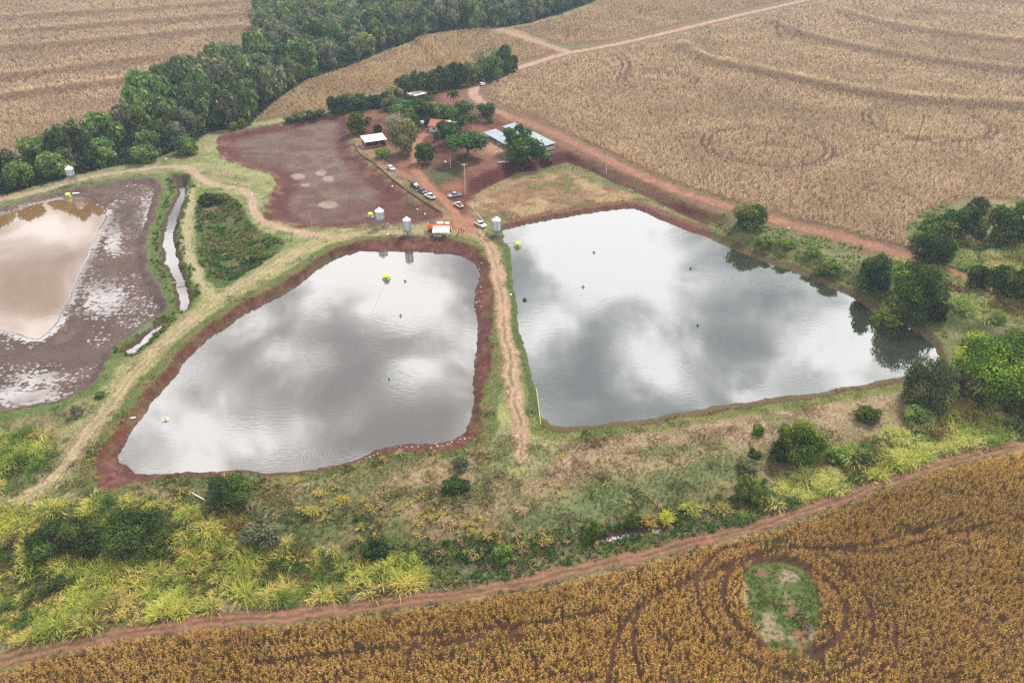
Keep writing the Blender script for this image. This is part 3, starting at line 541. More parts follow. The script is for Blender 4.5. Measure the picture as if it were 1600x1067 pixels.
NOVEG = np.minimum.reduce([Dd['T1'] - .9, Dd['T2'] - 1.2, Dd['T4'] - .9, Dd['T5'] - 1.3, Dd['T5b'] - 1, np.minimum(Dd['T6'], Dd['T6b']) - 2.9, Dd['T7'] - 1.7, -S['Ac'] + .2, -S['Bc'] + .9, -S['Cc'] + .1, -S['Dc'] + .1, -S['S1'] - .5, -S['S2'] - .5, -S['S3'] - .6, -sd_field - .1, Dd['T3'] - .3])
# short turf and weeds
def turf():
    parts = []
    for (ya, yb, sp, k, sz) in ((50, 150, .62, 7, .42), (150, 215, .8, 6, .45), (215, 330, 1.15, 5, .55), (330, 420, 1.9, 4, .7)):
        X, Y = scatter(-(yb * 1.05 + 60), yb * 1.05 + 60, ya, yb, sp)
        nvg = samp(NOVEG, X, Y); ok = (nvg > .1 * rng.random(len(X))) & (samp(S['FOR'], X, Y) < 1); c = samp(C, X, Y)
        ok |= (samp(S['CLR'], X, Y) > .2)
        red = c[:, 0] / (c[:, 1] + 1e-4); gn = fbm(X, Y, 5, 81, 3)
        ok &= rng.random(len(X)) < np.clip(1.5 - (red - 1.2) * 1.8, .05, 1) * (.35 + 1.2 * sst(.35, .6, gn))
        X = X[ok]; Y = Y[ok]; c = c[ok]; n = len(X); z = samp(Z, X, Y); big = 1 + .9 * sst(.6, .75, vnoise(X, Y, 3, 82)) + .0 * X
        u, v = uv_of(X, Y); south = sst(640, 740, v); big = big * (.75 + .5 * south)
        cj = c * rng.uniform(.78, 1.35, (n, 1)) * rng.uniform(.94, 1.06, (n, 3))
        st = (rng.random(n) < .15)[:, None]; cj = np.where(st, alb((178, 162, 110)) * rng.uniform(.8, 1.1, (n, 1)), cj)
        for i in range(k):
            a = rng.uniform(0, 2 * math.pi, n); r = rng.uniform(0, .3, n) * sz
            b = np.stack([X + r * np.cos(a), Y + r * np.sin(a), z - .03], 1)
            parts.append(blades(b, a, rng.uniform(.5, 1.4, n), sz * big * rng.uniform(.6, 1.25, n), np.full(n, .17 * sz) * big, rng.uniform(.3, 1.5, n), cj * rng.uniform(.75, 1.2, (n, 1)), cj * rng.uniform(.9, 1.35, (n, 1))))
    V, q, t, cl_ = pack(parts); print('turf', len(V))
    tag(link('grass', mesh_np('grass', V, q, t, cl_, M_BLADE)), 'short rough grass and weeds on the banks and dykes', 'grass', kind='stuff')
turf()
def tuft_parts(X, Y, z, L0, k, cols, wid=.16, spread=.5):
    parts = []; n = len(X)
    for i in range(k):
        a = rng.uniform(0, 2 * math.pi, n); r = rng.uniform(0, spread, n) * L0 * .3; f = rng.random(n)
        b = np.stack([X + r * np.cos(a), Y + r * np.sin(a), z - .05 + 0 * r], 1)
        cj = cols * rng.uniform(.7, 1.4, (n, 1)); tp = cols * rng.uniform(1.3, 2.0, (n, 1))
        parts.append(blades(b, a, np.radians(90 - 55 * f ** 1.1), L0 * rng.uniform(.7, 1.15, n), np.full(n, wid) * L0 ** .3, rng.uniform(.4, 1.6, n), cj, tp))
    return parts
def tallgrass():
    parts = []
    for key, sp, c1, c2, c3, L0 in (('tL', 1.15, (160, 166, 78), (116, 132, 58), (184, 170, 104), 2.0), ('tBL', 1.0, (166, 166, 78), (122, 132, 58), (184, 166, 92), 2.0),
                                    ('tR', .9, (170, 172, 84), (134, 146, 62), (182, 176, 106), 2.1), ('tUR', 1.15, (158, 164, 88), (124, 138, 66), (178, 166, 116), 2.2)):
        X, Y = scatter(-260, 300, 60, 260, sp); s = samp(S[key], X, Y); g = fbm(X, Y, 6.5, 91, 3); ok = (s > -.6 - 2 * rng.random(len(X))) & (rng.random(len(X)) < .3 + .9 * sst(.36, .52, g)) & (samp(NOVEG, X, Y) > .2)
        X = X[ok]; Y = Y[ok]; n = len(X); z = samp(Z, X, Y); gg = fbm(X, Y, 13, 92, 3)[:, None]
        r_ = rng.random((n, 1)) * .3; hN = sst(.3, .7, fbm(X, Y, 4.5, 94, 2)); m = sst(.4, .58, gg + r_ - .15); c = alb(c1) * m + alb(c2) * (1 - m)
        c = np.where(rng.random((n, 1)) < .15 + .7 * sst(.5, .64, fbm(X, Y, 7, 93, 2))[:, None], alb(c3), c); bz_ = sst(.56, .68, fbm(X, Y, 6, 96, 2))[:, None]; c = np.where(rng.random((n, 1)) < bz_ * .8, alb((112, 92, 62)), c); c = np.where(rng.random((n, 1)) < sst(.58, .68, fbm(X, Y, 5, 89, 2))[:, None] * .8, alb((74, 98, 46)), c)
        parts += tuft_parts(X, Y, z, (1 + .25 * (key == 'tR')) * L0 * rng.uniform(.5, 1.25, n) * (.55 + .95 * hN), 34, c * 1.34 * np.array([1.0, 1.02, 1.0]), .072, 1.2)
    # thinner, yellow tussocks over the dry dam slope
    X, Y = scatter(-190, 230, 75, 150, 1.7); u, v = uv_of(X, Y); g = fbm(X, Y, 6, 95, 3)
    line = np.minimum(pdist(X, Y, poly([(200,800),(420,800),(560,800),(620,820),(700,800),(760,830),(850,860)], 0, 1, False)), 30)
    ok = (samp(NOVEG, X, Y) > .5) & (rng.random(len(X)) < .04 + .75 * np.exp(-(line / 5) ** 2) * sst(.4, .55, g)) & (v > 690)
    X = X[ok]; Y = Y[ok]; n = len(X); c = np.where(rng.random((n, 1)) < .6, alb((182, 164, 88)), alb((176, 152, 116)))
    parts += tuft_parts(X, Y, samp(Z, X, Y), rng.uniform(.9, 1.8, n), 24, c, .12)
    # bushy weeds of the overgrown hollow and along the stream
    X, Y = scatter(-260, 300, 80, 330, 1.1); g = fbm(X, Y, 5, 97, 3); hol = samp(S['HOL'], X, Y); vd = samp(Dd['VAL'], X, Y); u, v = uv_of(X, Y)
    ok = ((hol > .5) & (rng.random(len(X)) < sst(.3, .5, g))) | ((vd < 5.5) & (u > 540) & (u < 1200) & (rng.random(len(X)) < .95 * sst(.25, .45, g)))
    ok |= (np.minimum(np.abs(samp(S['S1'], X, Y) + 2.2), np.abs(samp(S['S2'], X, Y) + 2)) < 1.1) & (rng.random(len(X)) < .6 * sst(.35, .5, g))
    east_ = (u > 1120) & (u < 1480) & (samp(S['Bc'], X, Y) < -2) & (v < 560) & (samp(Dd['T6'], X, Y) > 5) & (rng.random(len(X)) < .8 * sst(.42, .58, g)); ok |= east_; EA = east_
    ok &= samp(NOVEG, X, Y) > .1
    X = X[ok]; Y = Y[ok]; n = len(X); gg = fbm(X, Y, 9, 98, 3)[:, None]; c = np.where(gg > .5, alb((66, 96, 42)), alb((104, 116, 58))); c = np.where(rng.random((n, 1)) < .12, alb((128, 108, 82)), c); c = np.where(EA[ok][:, None], c * .4 + .6 * alb((142, 160, 92)), c)
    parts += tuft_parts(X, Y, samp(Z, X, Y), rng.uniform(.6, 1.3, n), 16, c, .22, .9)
    V, q, t, cl_ = pack(parts); print('tall', len(V))
    tag(link('tall_grass', mesh_np('tall_grass', V, q, t, cl_, M_BLADE)), 'tall yellow green cane grass and weeds in thick stands', 'tall grass', kind='stuff')
tallgrass()

# ------------------------------------------------------------------ trees
M_BARK = paintm('bark', (96, 80, 66), .95, 0, .3, 2.0)
def tube(bm, pts, rad, seg=7, cap=True):
    rings = []; pts = [Vector(p) for p in pts]
    for i, p in enumerate(pts):
        d = (pts[min(i + 1, len(pts) - 1)] - pts[max(i - 1, 0)]).normalized()
        a = d.orthogonal().normalized() if abs(d.z) < .99 else Vector((1, 0, 0)); b = d.cross(a).normalized(); a = b.cross(d)
        r = rad[i] if isinstance(rad, (list, tuple)) else rad
        rings.append([bm.verts.new(p + r * (math.cos(2 * math.pi * k / seg) * a + math.sin(2 * math.pi * k / seg) * b)) for k in range(seg)])
    for A_, B_ in zip(rings[:-1], rings[1:]):
        for k in range(seg): bm.faces.new((A_[k], A_[(k + 1) % seg], B_[(k + 1) % seg], B_[k]))
    if cap: bm.faces.new(rings[0][::-1]); bm.faces.new(rings[-1])
def bm_mesh(name, bm, mats, smooth=False):
    bmesh.ops.recalc_face_normals(bm, faces=bm.faces[:]); me = bpy.data.meshes.new(name); bm.to_mesh(me); bm.free()
    for m in (mats if isinstance(mats, (list, tuple)) else [mats]): me.materials.append(m)
    if smooth: me.polygons.foreach_set('use_smooth', np.ones(len(me.polygons), bool))
    return me
def crown_mesh(name, r, n, leaf, cols, shape='dome', seed=0, bare=0.0):
    """unit crown: radius 1, sits on z=0..hz; leaf clumps over many lobes"""
    R = np.random.default_rng(seed); hz = dict(dome=1.35, ball=1.75, tall=2.3, flat=.95, bush=1.2)[shape]
    nl = int(r); lob = []; lo = {'dome': .16, 'flat': .25, 'ball': .14, 'tall': .12, 'bush': .08}[shape]
    for i in range(nl):
        a = R.uniform(0, 2 * math.pi); q = math.sqrt(R.uniform(0, 1)) * .82; t = R.uniform(0, 1)
        env = math.sqrt(max(0, 1 - q * q)); zc = hz * (lo + (.92 - lo) * (env * .75 + .25) * (t ** .7)) if t < .55 else hz * (.25 + .62 * env); rr = R.uniform(.22, .42)
        lob.append((q * math.cos(a), q * math.sin(a), zc, rr, R.integers(0, len(cols)), R.uniform(.8, 1.22)))
    lob = np.array(lob); w = lob[:, 3] ** 2; k = R.choice(nl, n, p=w / w.sum()); Lb = lob[k]
    d = R.normal(size=(n, 3)); d /= np.linalg.norm(d, axis=1)[:, None]; d[:, 2] = np.where(R.random(n) < .45, np.abs(d[:, 2]), d[:, 2])
    rad = Lb[:, 3] * (1 - .35 * R.random(n) ** 2) * (1 + .14 * R.normal(size=n))
    p = Lb[:, :3] + d * rad[:, None] * np.array([1, 1, .85]); p[:, 2] = np.maximum(p[:, 2], .02 * hz)
    ca = np.array([albv((c[0] * 1.03, c[1], c[2] * .88)) for c in cols])[Lb[:, 4].astype(int)] * Lb[:, 5][:, None] * R.uniform(.72, 1.3, (n, 1)) * R.uniform(.93, 1.07, (n, 3))
    nr = d + R.normal(size=(n, 3)) * .55; nr /= np.linalg.norm(nr, axis=1)[:, None]
    t1 = np.cross(nr, R.normal(size=(n, 3))); t1 /= np.linalg.norm(t1, axis=1)[:, None]; t2 = np.cross(nr, t1)
    s = (leaf * R.uniform(.6, 1.3, n))[:, None]; el_ = R.uniform(.45, .8, (n, 1))
    V = np.stack([p - t1 * s, p - t2 * s * el_ + nr * s * .2, p + t1 * s, p + t2 * s * el_ + nr * s * .2], 1).reshape(-1, 3)
    q = (np.arange(n) * 4)[:, None] + np.arange(4)
    f = 1.0 / np.percentile(np.hypot(V[:, 0], V[:, 1]), 98.5); fz = hz / np.percentile(V[:, 2], 99.7); V[:, :2] *= f; V[:, 2] *= fz; lob[:, :2] *= f * .95; lob[:, 2] *= fz * .95
    me = mesh_np(name, V, q, None, np.repeat(ca, 4, 0), M_LEAF)
    return me, hz, lob
def trunk_mesh(name, lob, hz, shape, seed, twig=0):
    R = random.Random(seed); bm = bmesh.new(); bz = {'dome': -.22, 'flat': -.55, 'ball': -.1, 'tall': -.06, 'bush': -.02}[shape]
    tube(bm, [(0, 0, bz), (.02, .01, bz * .3), (.0, .02, hz * .35)], [.085, .065, .05])
    for L_ in lob[:7 + twig]:
        m_ = Vector((L_[0] * .45, L_[1] * .45, hz * .35 + (L_[2] - hz * .35) * .4)); tube(bm, [(0, .01, hz * .22 * R.random()), m_, (L_[0], L_[1], L_[2])], [.04, .025, .008], 5, False)
        for j in range(4 if twig else 0):
            e = Vector((L_[0], L_[1], L_[2])) + Vector((R.gauss(0, .2), R.gauss(0, .2), abs(R.gauss(0, .22)))); tube(bm, [m_, (m_ + e) / 2 + Vector((0, 0, .05)), e], [.014, .009, .003], 4, False)
            for q in range(3): tube(bm, [(m_ + e) / 2, e + Vector((R.gauss(0, .16), R.gauss(0, .16), R.gauss(.05, .1)))], [.006, .002], 3, False)
    return bm_mesh(name, bm, M_BARK), -bz
G1 = [(60, 80, 44), (74, 94, 52), (50, 68, 42)]
PAL = {'forest': [(78, 98, 66), (94, 112, 74), (64, 82, 58), (104, 116, 82)], 'forestlight': [(100, 122, 72), (116, 134, 78), (86, 106, 64)], 'grey': [(106, 116, 96), (116, 120, 104), (92, 102, 84)],
       'mango': [(60, 88, 46), (74, 102, 54), (52, 76, 42)], 'yard': [(72, 94, 44), (96, 106, 54), (58, 80, 40)], 'olive': [(108, 104, 72), (92, 98, 62), (120, 112, 80), (80, 90, 56)],
       'lime': [(104, 138, 42), (82, 118, 38), (126, 150, 48)], 'bamboo': [(96, 130, 44), (70, 104, 40), (120, 146, 50), (56, 88, 38)], 'dark': [(58, 76, 44), (74, 92, 48), (48, 64, 40)], 'lit': [(110, 132, 44), (66, 92, 38), (84, 112, 40)],
       'grn': [(100, 124, 58), (84, 106, 50), (116, 136, 68)], 'cons': [(104, 130, 76), (88, 112, 66), (122, 142, 84)]}
_var = {}
def variant(pal, shape, n, leaf, i, lobes=26, twig=0):
    key = (pal, shape, n, leaf, i, twig)
    if key not in _var:
        cm_, hz, lob = crown_mesh('crown', lobes, n, leaf, PAL[pal], shape, 1000 + len(_var) * 7); tm, bh = trunk_mesh('trunk', lob, hz, shape, len(_var), twig)
        if twig: tm.materials.clear(); tm.materials.append(paintm('pale_bark', (170, 156, 140), .95, 0, .25, 2.0))
        _var[key] = (cm_, tm, hz, bh)
    return _var[key]
def tree(x, y, z, R, var, name, label, cat='tree', group=None, rot=None, hs=1.0, sink=0.0):
    cm_, tm, hz, bh = var; root = link(name, None); root.location = (x, y, z); root.rotation_euler[2] = random.uniform(0, 6.28) if rot is None else rot
    root.scale = (R * random.uniform(.93, 1.07), R, R * hs); tag(root, label, cat, group)
    c = link('crown', cm_, root); c.location = (0, 0, bh - sink); t = link('trunk', tm, root); t.location = (0, 0, bh - sink); return root
def tree_px(u, vtop, vbase, wpx, pal, shape, name, label, n=5000, leaf=.07, cat='tree', group=None, i=0, twig=0, lobes=26):
    """crown width in photo pixels, rows of the crown's top and of the ground under it"""
    s = pxm(vbase) * .98; R = wpx / 2 / s; var = variant(pal, shape, n, leaf, i, lobes, twig); ang = TH + math.atan((vbase - 533.5) / F); hpx = (vbase - vtop)
    if vbase > 600 or (shape == 'bush' and vbase > 360 and u < 1330):   # the row given is the crown's front edge: the stem stands behind it
        vb2 = vbase - .8 * wpx / 2 * math.sin(ang); g = G(u, vb2); hm = max((hpx / s - 1.25 * R * math.sin(ang)) / math.cos(ang), R * .75)
    else: g = G(u, vbase); hm = max((hpx / s - R * math.sin(ang) * .5) / math.cos(ang), R * .8)
    tot = var[2] + var[3]; return tree(g.x, g.y, g.z - .1, R, var, name, label, cat, group, hs=hm / (R * tot))
# forest strip: individuals
fx, fy = scatter(-420, 260, 240, 900, 3.0); sF = samp(S['FOR'], fx, fy); u_, v_ = uv_of(fx, fy); cand = np.where((sF > 3.0) & (samp(FLD['M'], fx, fy) < -1))[0]; rng.shuffle(cand)
gap = {}; chosen = []; DMIN = 11.5
for c in cand:
    x, y = fx[c], fy[c]; u, v = u_[c], v_[c]
    if v < -60 or u < -130: continue
    if ((u - 638) / 24) ** 2 + ((v - 14) / 12) ** 2 < 1: continue
    dm_ = DMIN * (.8 if sF[c] < 7 else 1) * (1.12 if v < 60 else 1)
    cx, cy = int(x // 14), int(y // 14)
    if all((x - a) ** 2 + (y - b) ** 2 > dm_ ** 2 for i in (-1, 0, 1) for j in (-1, 0, 1) for (a, b) in gap.get((cx + i, cy + j), [])):
        gap.setdefault((cx, cy), []).append((x, y)); chosen.append((x, y, u, v, sF[c]))
print('forest', len(chosen))
chosen.sort(key=lambda q: -q[3])
rest = chosen[285:]; chosen = chosen[:285]
for (x, y, u, v, s) in chosen:
    r = random.random(); R = random.uniform(7.2, 10.0) * (.72 if s < 6 else 1)
    if u < 190 and v > 190: pal, w = ('forestlight' if r < .55 else 'forest'), 'at the left end of the forest behind the brown pond'
    elif u < 400 or v > 120: pal, w = ('forestlight' if r < .25 else 'grey' if r < .42 else 'forest'), 'in the forest strip left of the dry pond'
    else: pal, w = ('forestlight' if r < .15 else 'grey' if r < .38 else 'forest'), 'in the hazy far forest beyond the crescent field'
    ad = dict(forestlight='bright green', forest='dark green', grey='greyish thin leaved')[pal]
    tree(x, y, gz(x, y) - .3, R, variant(pal, random.choice(['dome', 'ball']), 1900, .12, random.randint(0, 2)), 'forest_tree', f'{ad} rounded tree {w}', 'tree', f'{ad} trees {w}'[:60], hs=random.uniform(1.1, 1.6) * (.85 if u < 200 else 1) * (1.1 if s < 6 else 1), sink=.2)
def thicket():   # one mass: undergrowth that closes the forest floor, and what grows beyond the individual trees
    X, Y = scatter(-420, 260, 240, 1100, 2.6); s = samp(S['FOR'], X, Y); u, v = uv_of(X, Y); ok = (s > .8) & (((u - 638) / 24) ** 2 + ((v - 14) / 12) ** 2 > 1); X = X[ok]; Y = Y[ok]; n = len(X); z = samp(Z, X, Y)
    parts = []; g = fbm(X, Y, 12, 99, 3)[:, None]; c = np.where(g > .5, alb((62, 82, 50)), alb((76, 92, 56)))
    hb = np.where(samp(S['FOR'], X, Y) < 5, 1.6, 3.6) * rng.uniform(.6, 1.3, n)
    for i in range(9):
        a = rng.uniform(0, 6.28, n); b = np.stack([X + rng.normal(0, 1.1, n), Y + rng.normal(0, 1.1, n), z + hb * rng.random(n)], 1); parts.append(blades(b, a, rng.uniform(0, 1.2, n), rng.uniform(1, 2, n), rng.uniform(.8, 1.5, n), rng.uniform(.5, 1.6, n), c * rng.uniform(.6, 1.25, (n, 1))))
    V, q, t, cl_ = pack(parts); tag(link('undergrowth', mesh_np('undergrowth', V, q, t, cl_, M_BLADE)), 'dark leafy undergrowth under the forest trees', 'undergrowth', kind='stuff')
thicket()
# hedgerow between the crescent field and the farmyard
for (u, vt, vb, w) in [(452,181,190,20),(468,174,187,26),(486,171,185,26),(502,170,183,18),(528,150,175,32),(546,146,173,34),(565,146,171,32),(585,147,168,30),(602,145,164,26),(618,136,158,30),(634,118,150,36),(655,112,148,40),(676,110,146,36),(693,106,140,36),(712,100,136,38),(732,98,133,36),(752,96,128,34),(770,88,124,34),(790,74,116,34),(796,88,112,28)]:
    tree_px(u, vt, vb, w, random.choice(['forest', 'forest', 'dark']), 'bush', 'hedgerow_tree', 'bushy dark green tree in the hedgerow between crescent field and farmyard', 1500, .13, group='trees of the hedgerow behind the farmyard', i=random.randint(0, 2))
tree_px(765, 72, 108, 52, 'grey', 'dome', 'bare_tree', 'thin greyish brown tree at the far end of the hedgerow', 900, .06, twig=8)
tree_px(352, 64, 84, 46, 'grey', 'flat', 'bare_tree', 'sprawling leafless grey tree at the edge of the terraced field', 500, .06, twig=8, i=1)
# farmyard trees
Y_ = [(563,175,208,41,'yard','ball','round_tree','round green tree by the top edge of the dry pond',0,0),
 (634,184,241,56,'olive','ball','olive_tree','large yellow brown half bare tree between white shed and tiled house',8,0),
 (622,176,205,52,'grey','dome','bare_tree','pale leafless tree behind the yellow brown tree',10,1),
 (664,223,256,33,'mango','ball','round_tree','compact dark tree beside the farm track fork',0,0),
 (699,189,223,41,'mango','dome','shade_tree','dark rounded tree in front of the tiled house',0,1),
 (732,207,246,60,'mango','flat','mango_tree','broad umbrella shaped tree with bare forked trunk in the yard',0,0),
 (809,196,238,44,'mango','ball','mango_tree','dark tree over the near end of the long metal roofs',0,1),
 (822,214,256,62,'mango','dome','mango_tree','large dark tree in front of the long metal roofs',0,2),
 (633,156,188,50,'mango','dome','shade_tree','dark tree left of the cluster behind the tiled house',0,3),
 (656,155,192,54,'mango','dome','shade_tree','dark tree in the middle of the cluster behind the tiled house',0,4),
 (681,160,188,42,'forest','dome','shade_tree','greyish green tree at the right of the cluster behind the house',0,0),
 (701,166,187,38,'mango','bush','shade_tree','low dark tree at the right end behind the tiled house',0,0),
 (715,178,196,24,'mango','bush','shrub','dark shrub right of the small annex roof',0,1),
 (591,194,207,13,'yard','bush','shrub','small dark green shrub behind the white roofed shed',0,0),
 (597,231,247,21,'lime','bush','shrub','bright lime green shrub in front of the white roofed shed',0,0),
 (681,208,221,9,'mango','tall','shrub','narrow clipped dark shrub in front of the tiled house',0,0),
 (766,183,192,14,'grn','bush','shrub','light green shrub at the foot of the palms',0,2),
 (760,160,180,26,'forest','bush','shrub','dark shrub among the palms',0,3),
 (612,150,172,30,'forest','bush','shade_tree','grey green tree left of the cluster, beside the hedgerow',0,1),
 (643,176,203,34,'mango','bush','shade_tree','dark low tree in front of the cluster, left of the water tank',0,2),
 (722,158,180,26,'forest','bush','shrub','grey green shrub under the tall leaning palm',0,0)]
for (u, vt, vb, w, pal, sh, nm, lb, tw, i) in Y_:
    n = 900 if (nm == 'bare_tree') else 1500 if nm == 'olive_tree' else 3200
    tree_px(u, vt, vb, w, pal, sh, nm, lb, n, .05 if nm in ('bare_tree',) else .085, twig=tw, i=i, cat='shrub' if nm == 'shrub' else 'tree')
# right-hand side trees and bushes
R_ = [(1170,317,364,52,'yard','bush','round_tree','round dark green tree alone between red road and pond'),
 (1361,394,446,56,'dark','bush','round_tree','dark round tree beside the red road, left of the large dyke tree'),
 (1420,410,490,90,'yard','bush','dyke_tree','large spreading green tree on the right end of the dyke'),
 (1383,476,505,44,'grn','bush','shrub','low leafy shrub overhanging the pond edge under the large tree'),
 (1463,470,500,30,'dark','bush','shrub','dark shrub at the foot of the large dyke tree'),
 (1522,308,346,34,'dark','ball','round_tree','small round tree standing above the others at the field edge'),
 (1458,332,372,58,'yard','ball','round_tree','leftmost round tree of the grove at the field edge'),
 (1496,322,372,46,'dark','ball','round_tree','dense dark tree in the middle of the grove at the field edge'),
 (1522,348,374,32,'grey','ball','shrub','greyish green shrub in front of the grove at the field edge'),
 (1552,322,378,52,'yard','ball','round_tree','broad tree right of the middle of the field edge grove'),
 (1590,316,380,56,'yard','ball','round_tree','tree of the field edge grove cut by the right frame edge'),
 (1575,345,384,44,'dark','ball','round_tree','dark tree low in front at the right of the grove'),
 (1452,362,411,64,'dark','bush','spreading_shrub','wide dark shrub just beside the corner of the corn'),
 (1432,360,386,26,'grn','bush','shrub','light green shrub at the corner of the corn field'),
 (1526,414,446,36,'dark','bush','shrub','dark bush left end of the row beyond the red road'),
 (1562,414,462,46,'yard','bush','spreading_shrub','green bush in the middle of the row beyond the red road'),
 (1594,420,472,48,'dark','bush','spreading_shrub','dark bush right end of the row beyond the red road'),
 (1549,518,640,150,'bamboo','bush','bamboo_grove_tree','huge bright green bamboo like tree right of the pond corner'),
 (1610,510,630,120,'bamboo','dome','bamboo_grove_tree','bright green tree crown cut by the right frame edge'),
 (1447,556,650,84,'forest','bush','grey_green_tree','feathery grey green tree at the lower right pond corner'),
 (1504,578,632,56,'grey','bush','spreading_shrub','brownish green shrub between the feathery tree and the bamboo'),
 (1430,633,668,40,'cons','bush','shrub','bluish green leafy shrub below the feathery tree'),
 (1352,636,662,44,'yard','bush','shrub','low dark green shrub alone on the dry slope'),
 (1247,658,736,80,'lit','bush','round_tree','round glossy tree with yellow green top on the dry slope'),
 (1214,690,726,30,'dark','bush','shrub','small dark shrub at the left foot of the glossy round tree'),
 (1184,661,682,20,'grn','bush','shrub','tiny green shrub on the dry slope above the canes'),
 (1179,699,718,22,'dark','bush','shrub','dark green shrub above the brown thorn bush'),
 (1168,716,745,38,'grey','bush','shrub','brown leafless thorn bush above the canes'),
 (1168,742,792,42,'grn','bush','shrub','green leafy bush at the left end of the canes'),
 (1345,706,735,34,'dark','bush','shrub','dark shrub in the shade above the canes'),
 (1305,700,730,38,'grn','bush','shrub','leafy green shrub right of the glossy round tree'),
 (1594,624,668,50,'dark','bush','shrub','dark shrub beside the bottom road at the right edge'),
 (1196,366,384,30,'cons','bush','creeper_fence','tangle of green creepers on the old fence by the round tree'),
 (1228,374,390,28,'grn','bush','creeper_fence','light green creeper mound right of the round tree'),
 (1270,386,402,26,'cons','bush','creeper_fence','green creeper mound half way along the pond bank'),
 (1300,402,430,32,'cons','bush','shrub','leafy pale green shrub near the castor plants'),
 (1283,412,432,26,'grn','bush','shrub','small leafy shrub close to the pond bank'),
 # south band
 (362,742,806,74,'dark','ball','round_shrub','big dark fluffy shrub below the middle pond'),
 (712,746,778,46,'dark','bush','round_shrub','dense dark green shrub below the dyke end'),
 (720,712,738,30,'grey','bush','dry_shrub','dry thin shrub behind the dense green shrub'),
 (214,793,880,116,'dark','bush','spreading_shrub','very large dark spreading bush at lower left'),
 (140,812,872,72,'dark','bush','spreading_shrub','dark bush crown joining the very large bush on its left'),
 (88,815,875,84,'dark','bush','spreading_shrub','low greyish bush left of the very large dark bush'),
 (100,897,932,46,'dark','bush','shrub','small dark bluish shrub in the canes at lower left'),
 (590,840,878,44,'dark','bush','shrub','dark green shrub in the tussocks left of centre'),
 (122,632,655,20,'grey','dome','dead_tree','small black dead tree on the bank of the mud flat'),
 (158,610,624,16,'grn','bush','shrub','small green shrub on the mud flat bank'),
 (412,812,862,60,'grey','bush','spreading_shrub','greyish green bush right of the fluffy shrub'),
 (559,800,814,13,'grn','bush','shrub','tiny bright green shrub on the dry slope'),
 (640,862,895,40,'grn','bush','shrub','light green shrub at the bottom centre of the tussocks'),
 (786,850,884,36,'grn','bush','shrub','green shrub near the blocked end of the ditch'),
 (925,812,850,24,'lit','tall','young_tree','slim yellow green young tree by the ditch'),
 (984,798,832,18,'lit','tall','young_tree','slim young tree standing at the water of the ditch'),
 (380,185,200,14,'grn','bush','shrub','round green shrub at the dyke below the forest'),
 (367,190,203,14,'grn','bush','shrub','pale green shrub at the dyke, left of another'),
 (228,224,252,44,'cons','bush','banana_shrub','green leafy shrub beside the track behind the mud flat'),
 (293,215,240,36,'grn','bush','shrub','light green shrubbery where the dyke meets the forest'),
 (325,300,320,30,'dark','bush','shrub','dark shrub at the head of the overgrown hollow'),
 (348,300,312,24,'yard','bush','shrub','dark green shrub at the top of the hollow'),
 (405,392,412,30,'yard','bush','shrub','dark leafy shrub at the lower right of the hollow'),
 (292,270,284,14,'grey','bush','shrub','brownish shrub at the head of the narrow stream')]
for j, (u, vt, vb, w, pal, sh, nm, lb) in enumerate(R_):
    big = w > 60; tree_px(u, vt, vb, w, pal, sh, nm, lb, 14000 if w > 90 else 8000 if big else 3000, .032 if w > 90 else .045 if big else .085, i=j % 5, lobes=44 if w > 90 else 30, twig=6 if nm == 'dead_tree' else 0, cat='tree' if 'tree' in nm else 'shrub')
# separate tufts of cane by the ditch
for k, (u, v, L0, c, lb) in enumerate([(1040,812,2.3,(190,186,72),'yellow cane tuft right of the ditch water'), (1082,802,2.6,(164,172,76),'largest pale green cane tuft above the ditch'), (1128,798,2.0,(158,150,84),'dull olive cane tuft at the right end of the ditch row'),
        (1012,815,1.6,(168,146,76),'dry brown cane tuft at the ditch water'), (695,815,1.5,(188,164,124),'straw coloured grass tuft on the dry slope'), (815,800,1.5,(190,164,134),'pinkish straw tuft near the foot of the dyke track'), (492,803,2.0,(176,166,84),'round yellow tussock on the dry slope'), (535,783,1.4,(186,166,76),'small golden tussock on the dry slope')]):
    g = G(u, v); X = np.full(9, 0.) + rng.normal(0, .5, 9); Yt = rng.normal(0, .5, 9)
    V, q, t, cl_ = pack(tuft_parts(X, Yt, np.zeros(9), np.full(9, L0) * rng.uniform(.8, 1.1, 9), 22, np.tile(alb(c), (9, 1)), .13))
    o = link('grass_clump', mesh_np('grass_clump', V, q, t, cl_, M_BLADE)); o.location = g; tag(o, lb, 'grass clump')
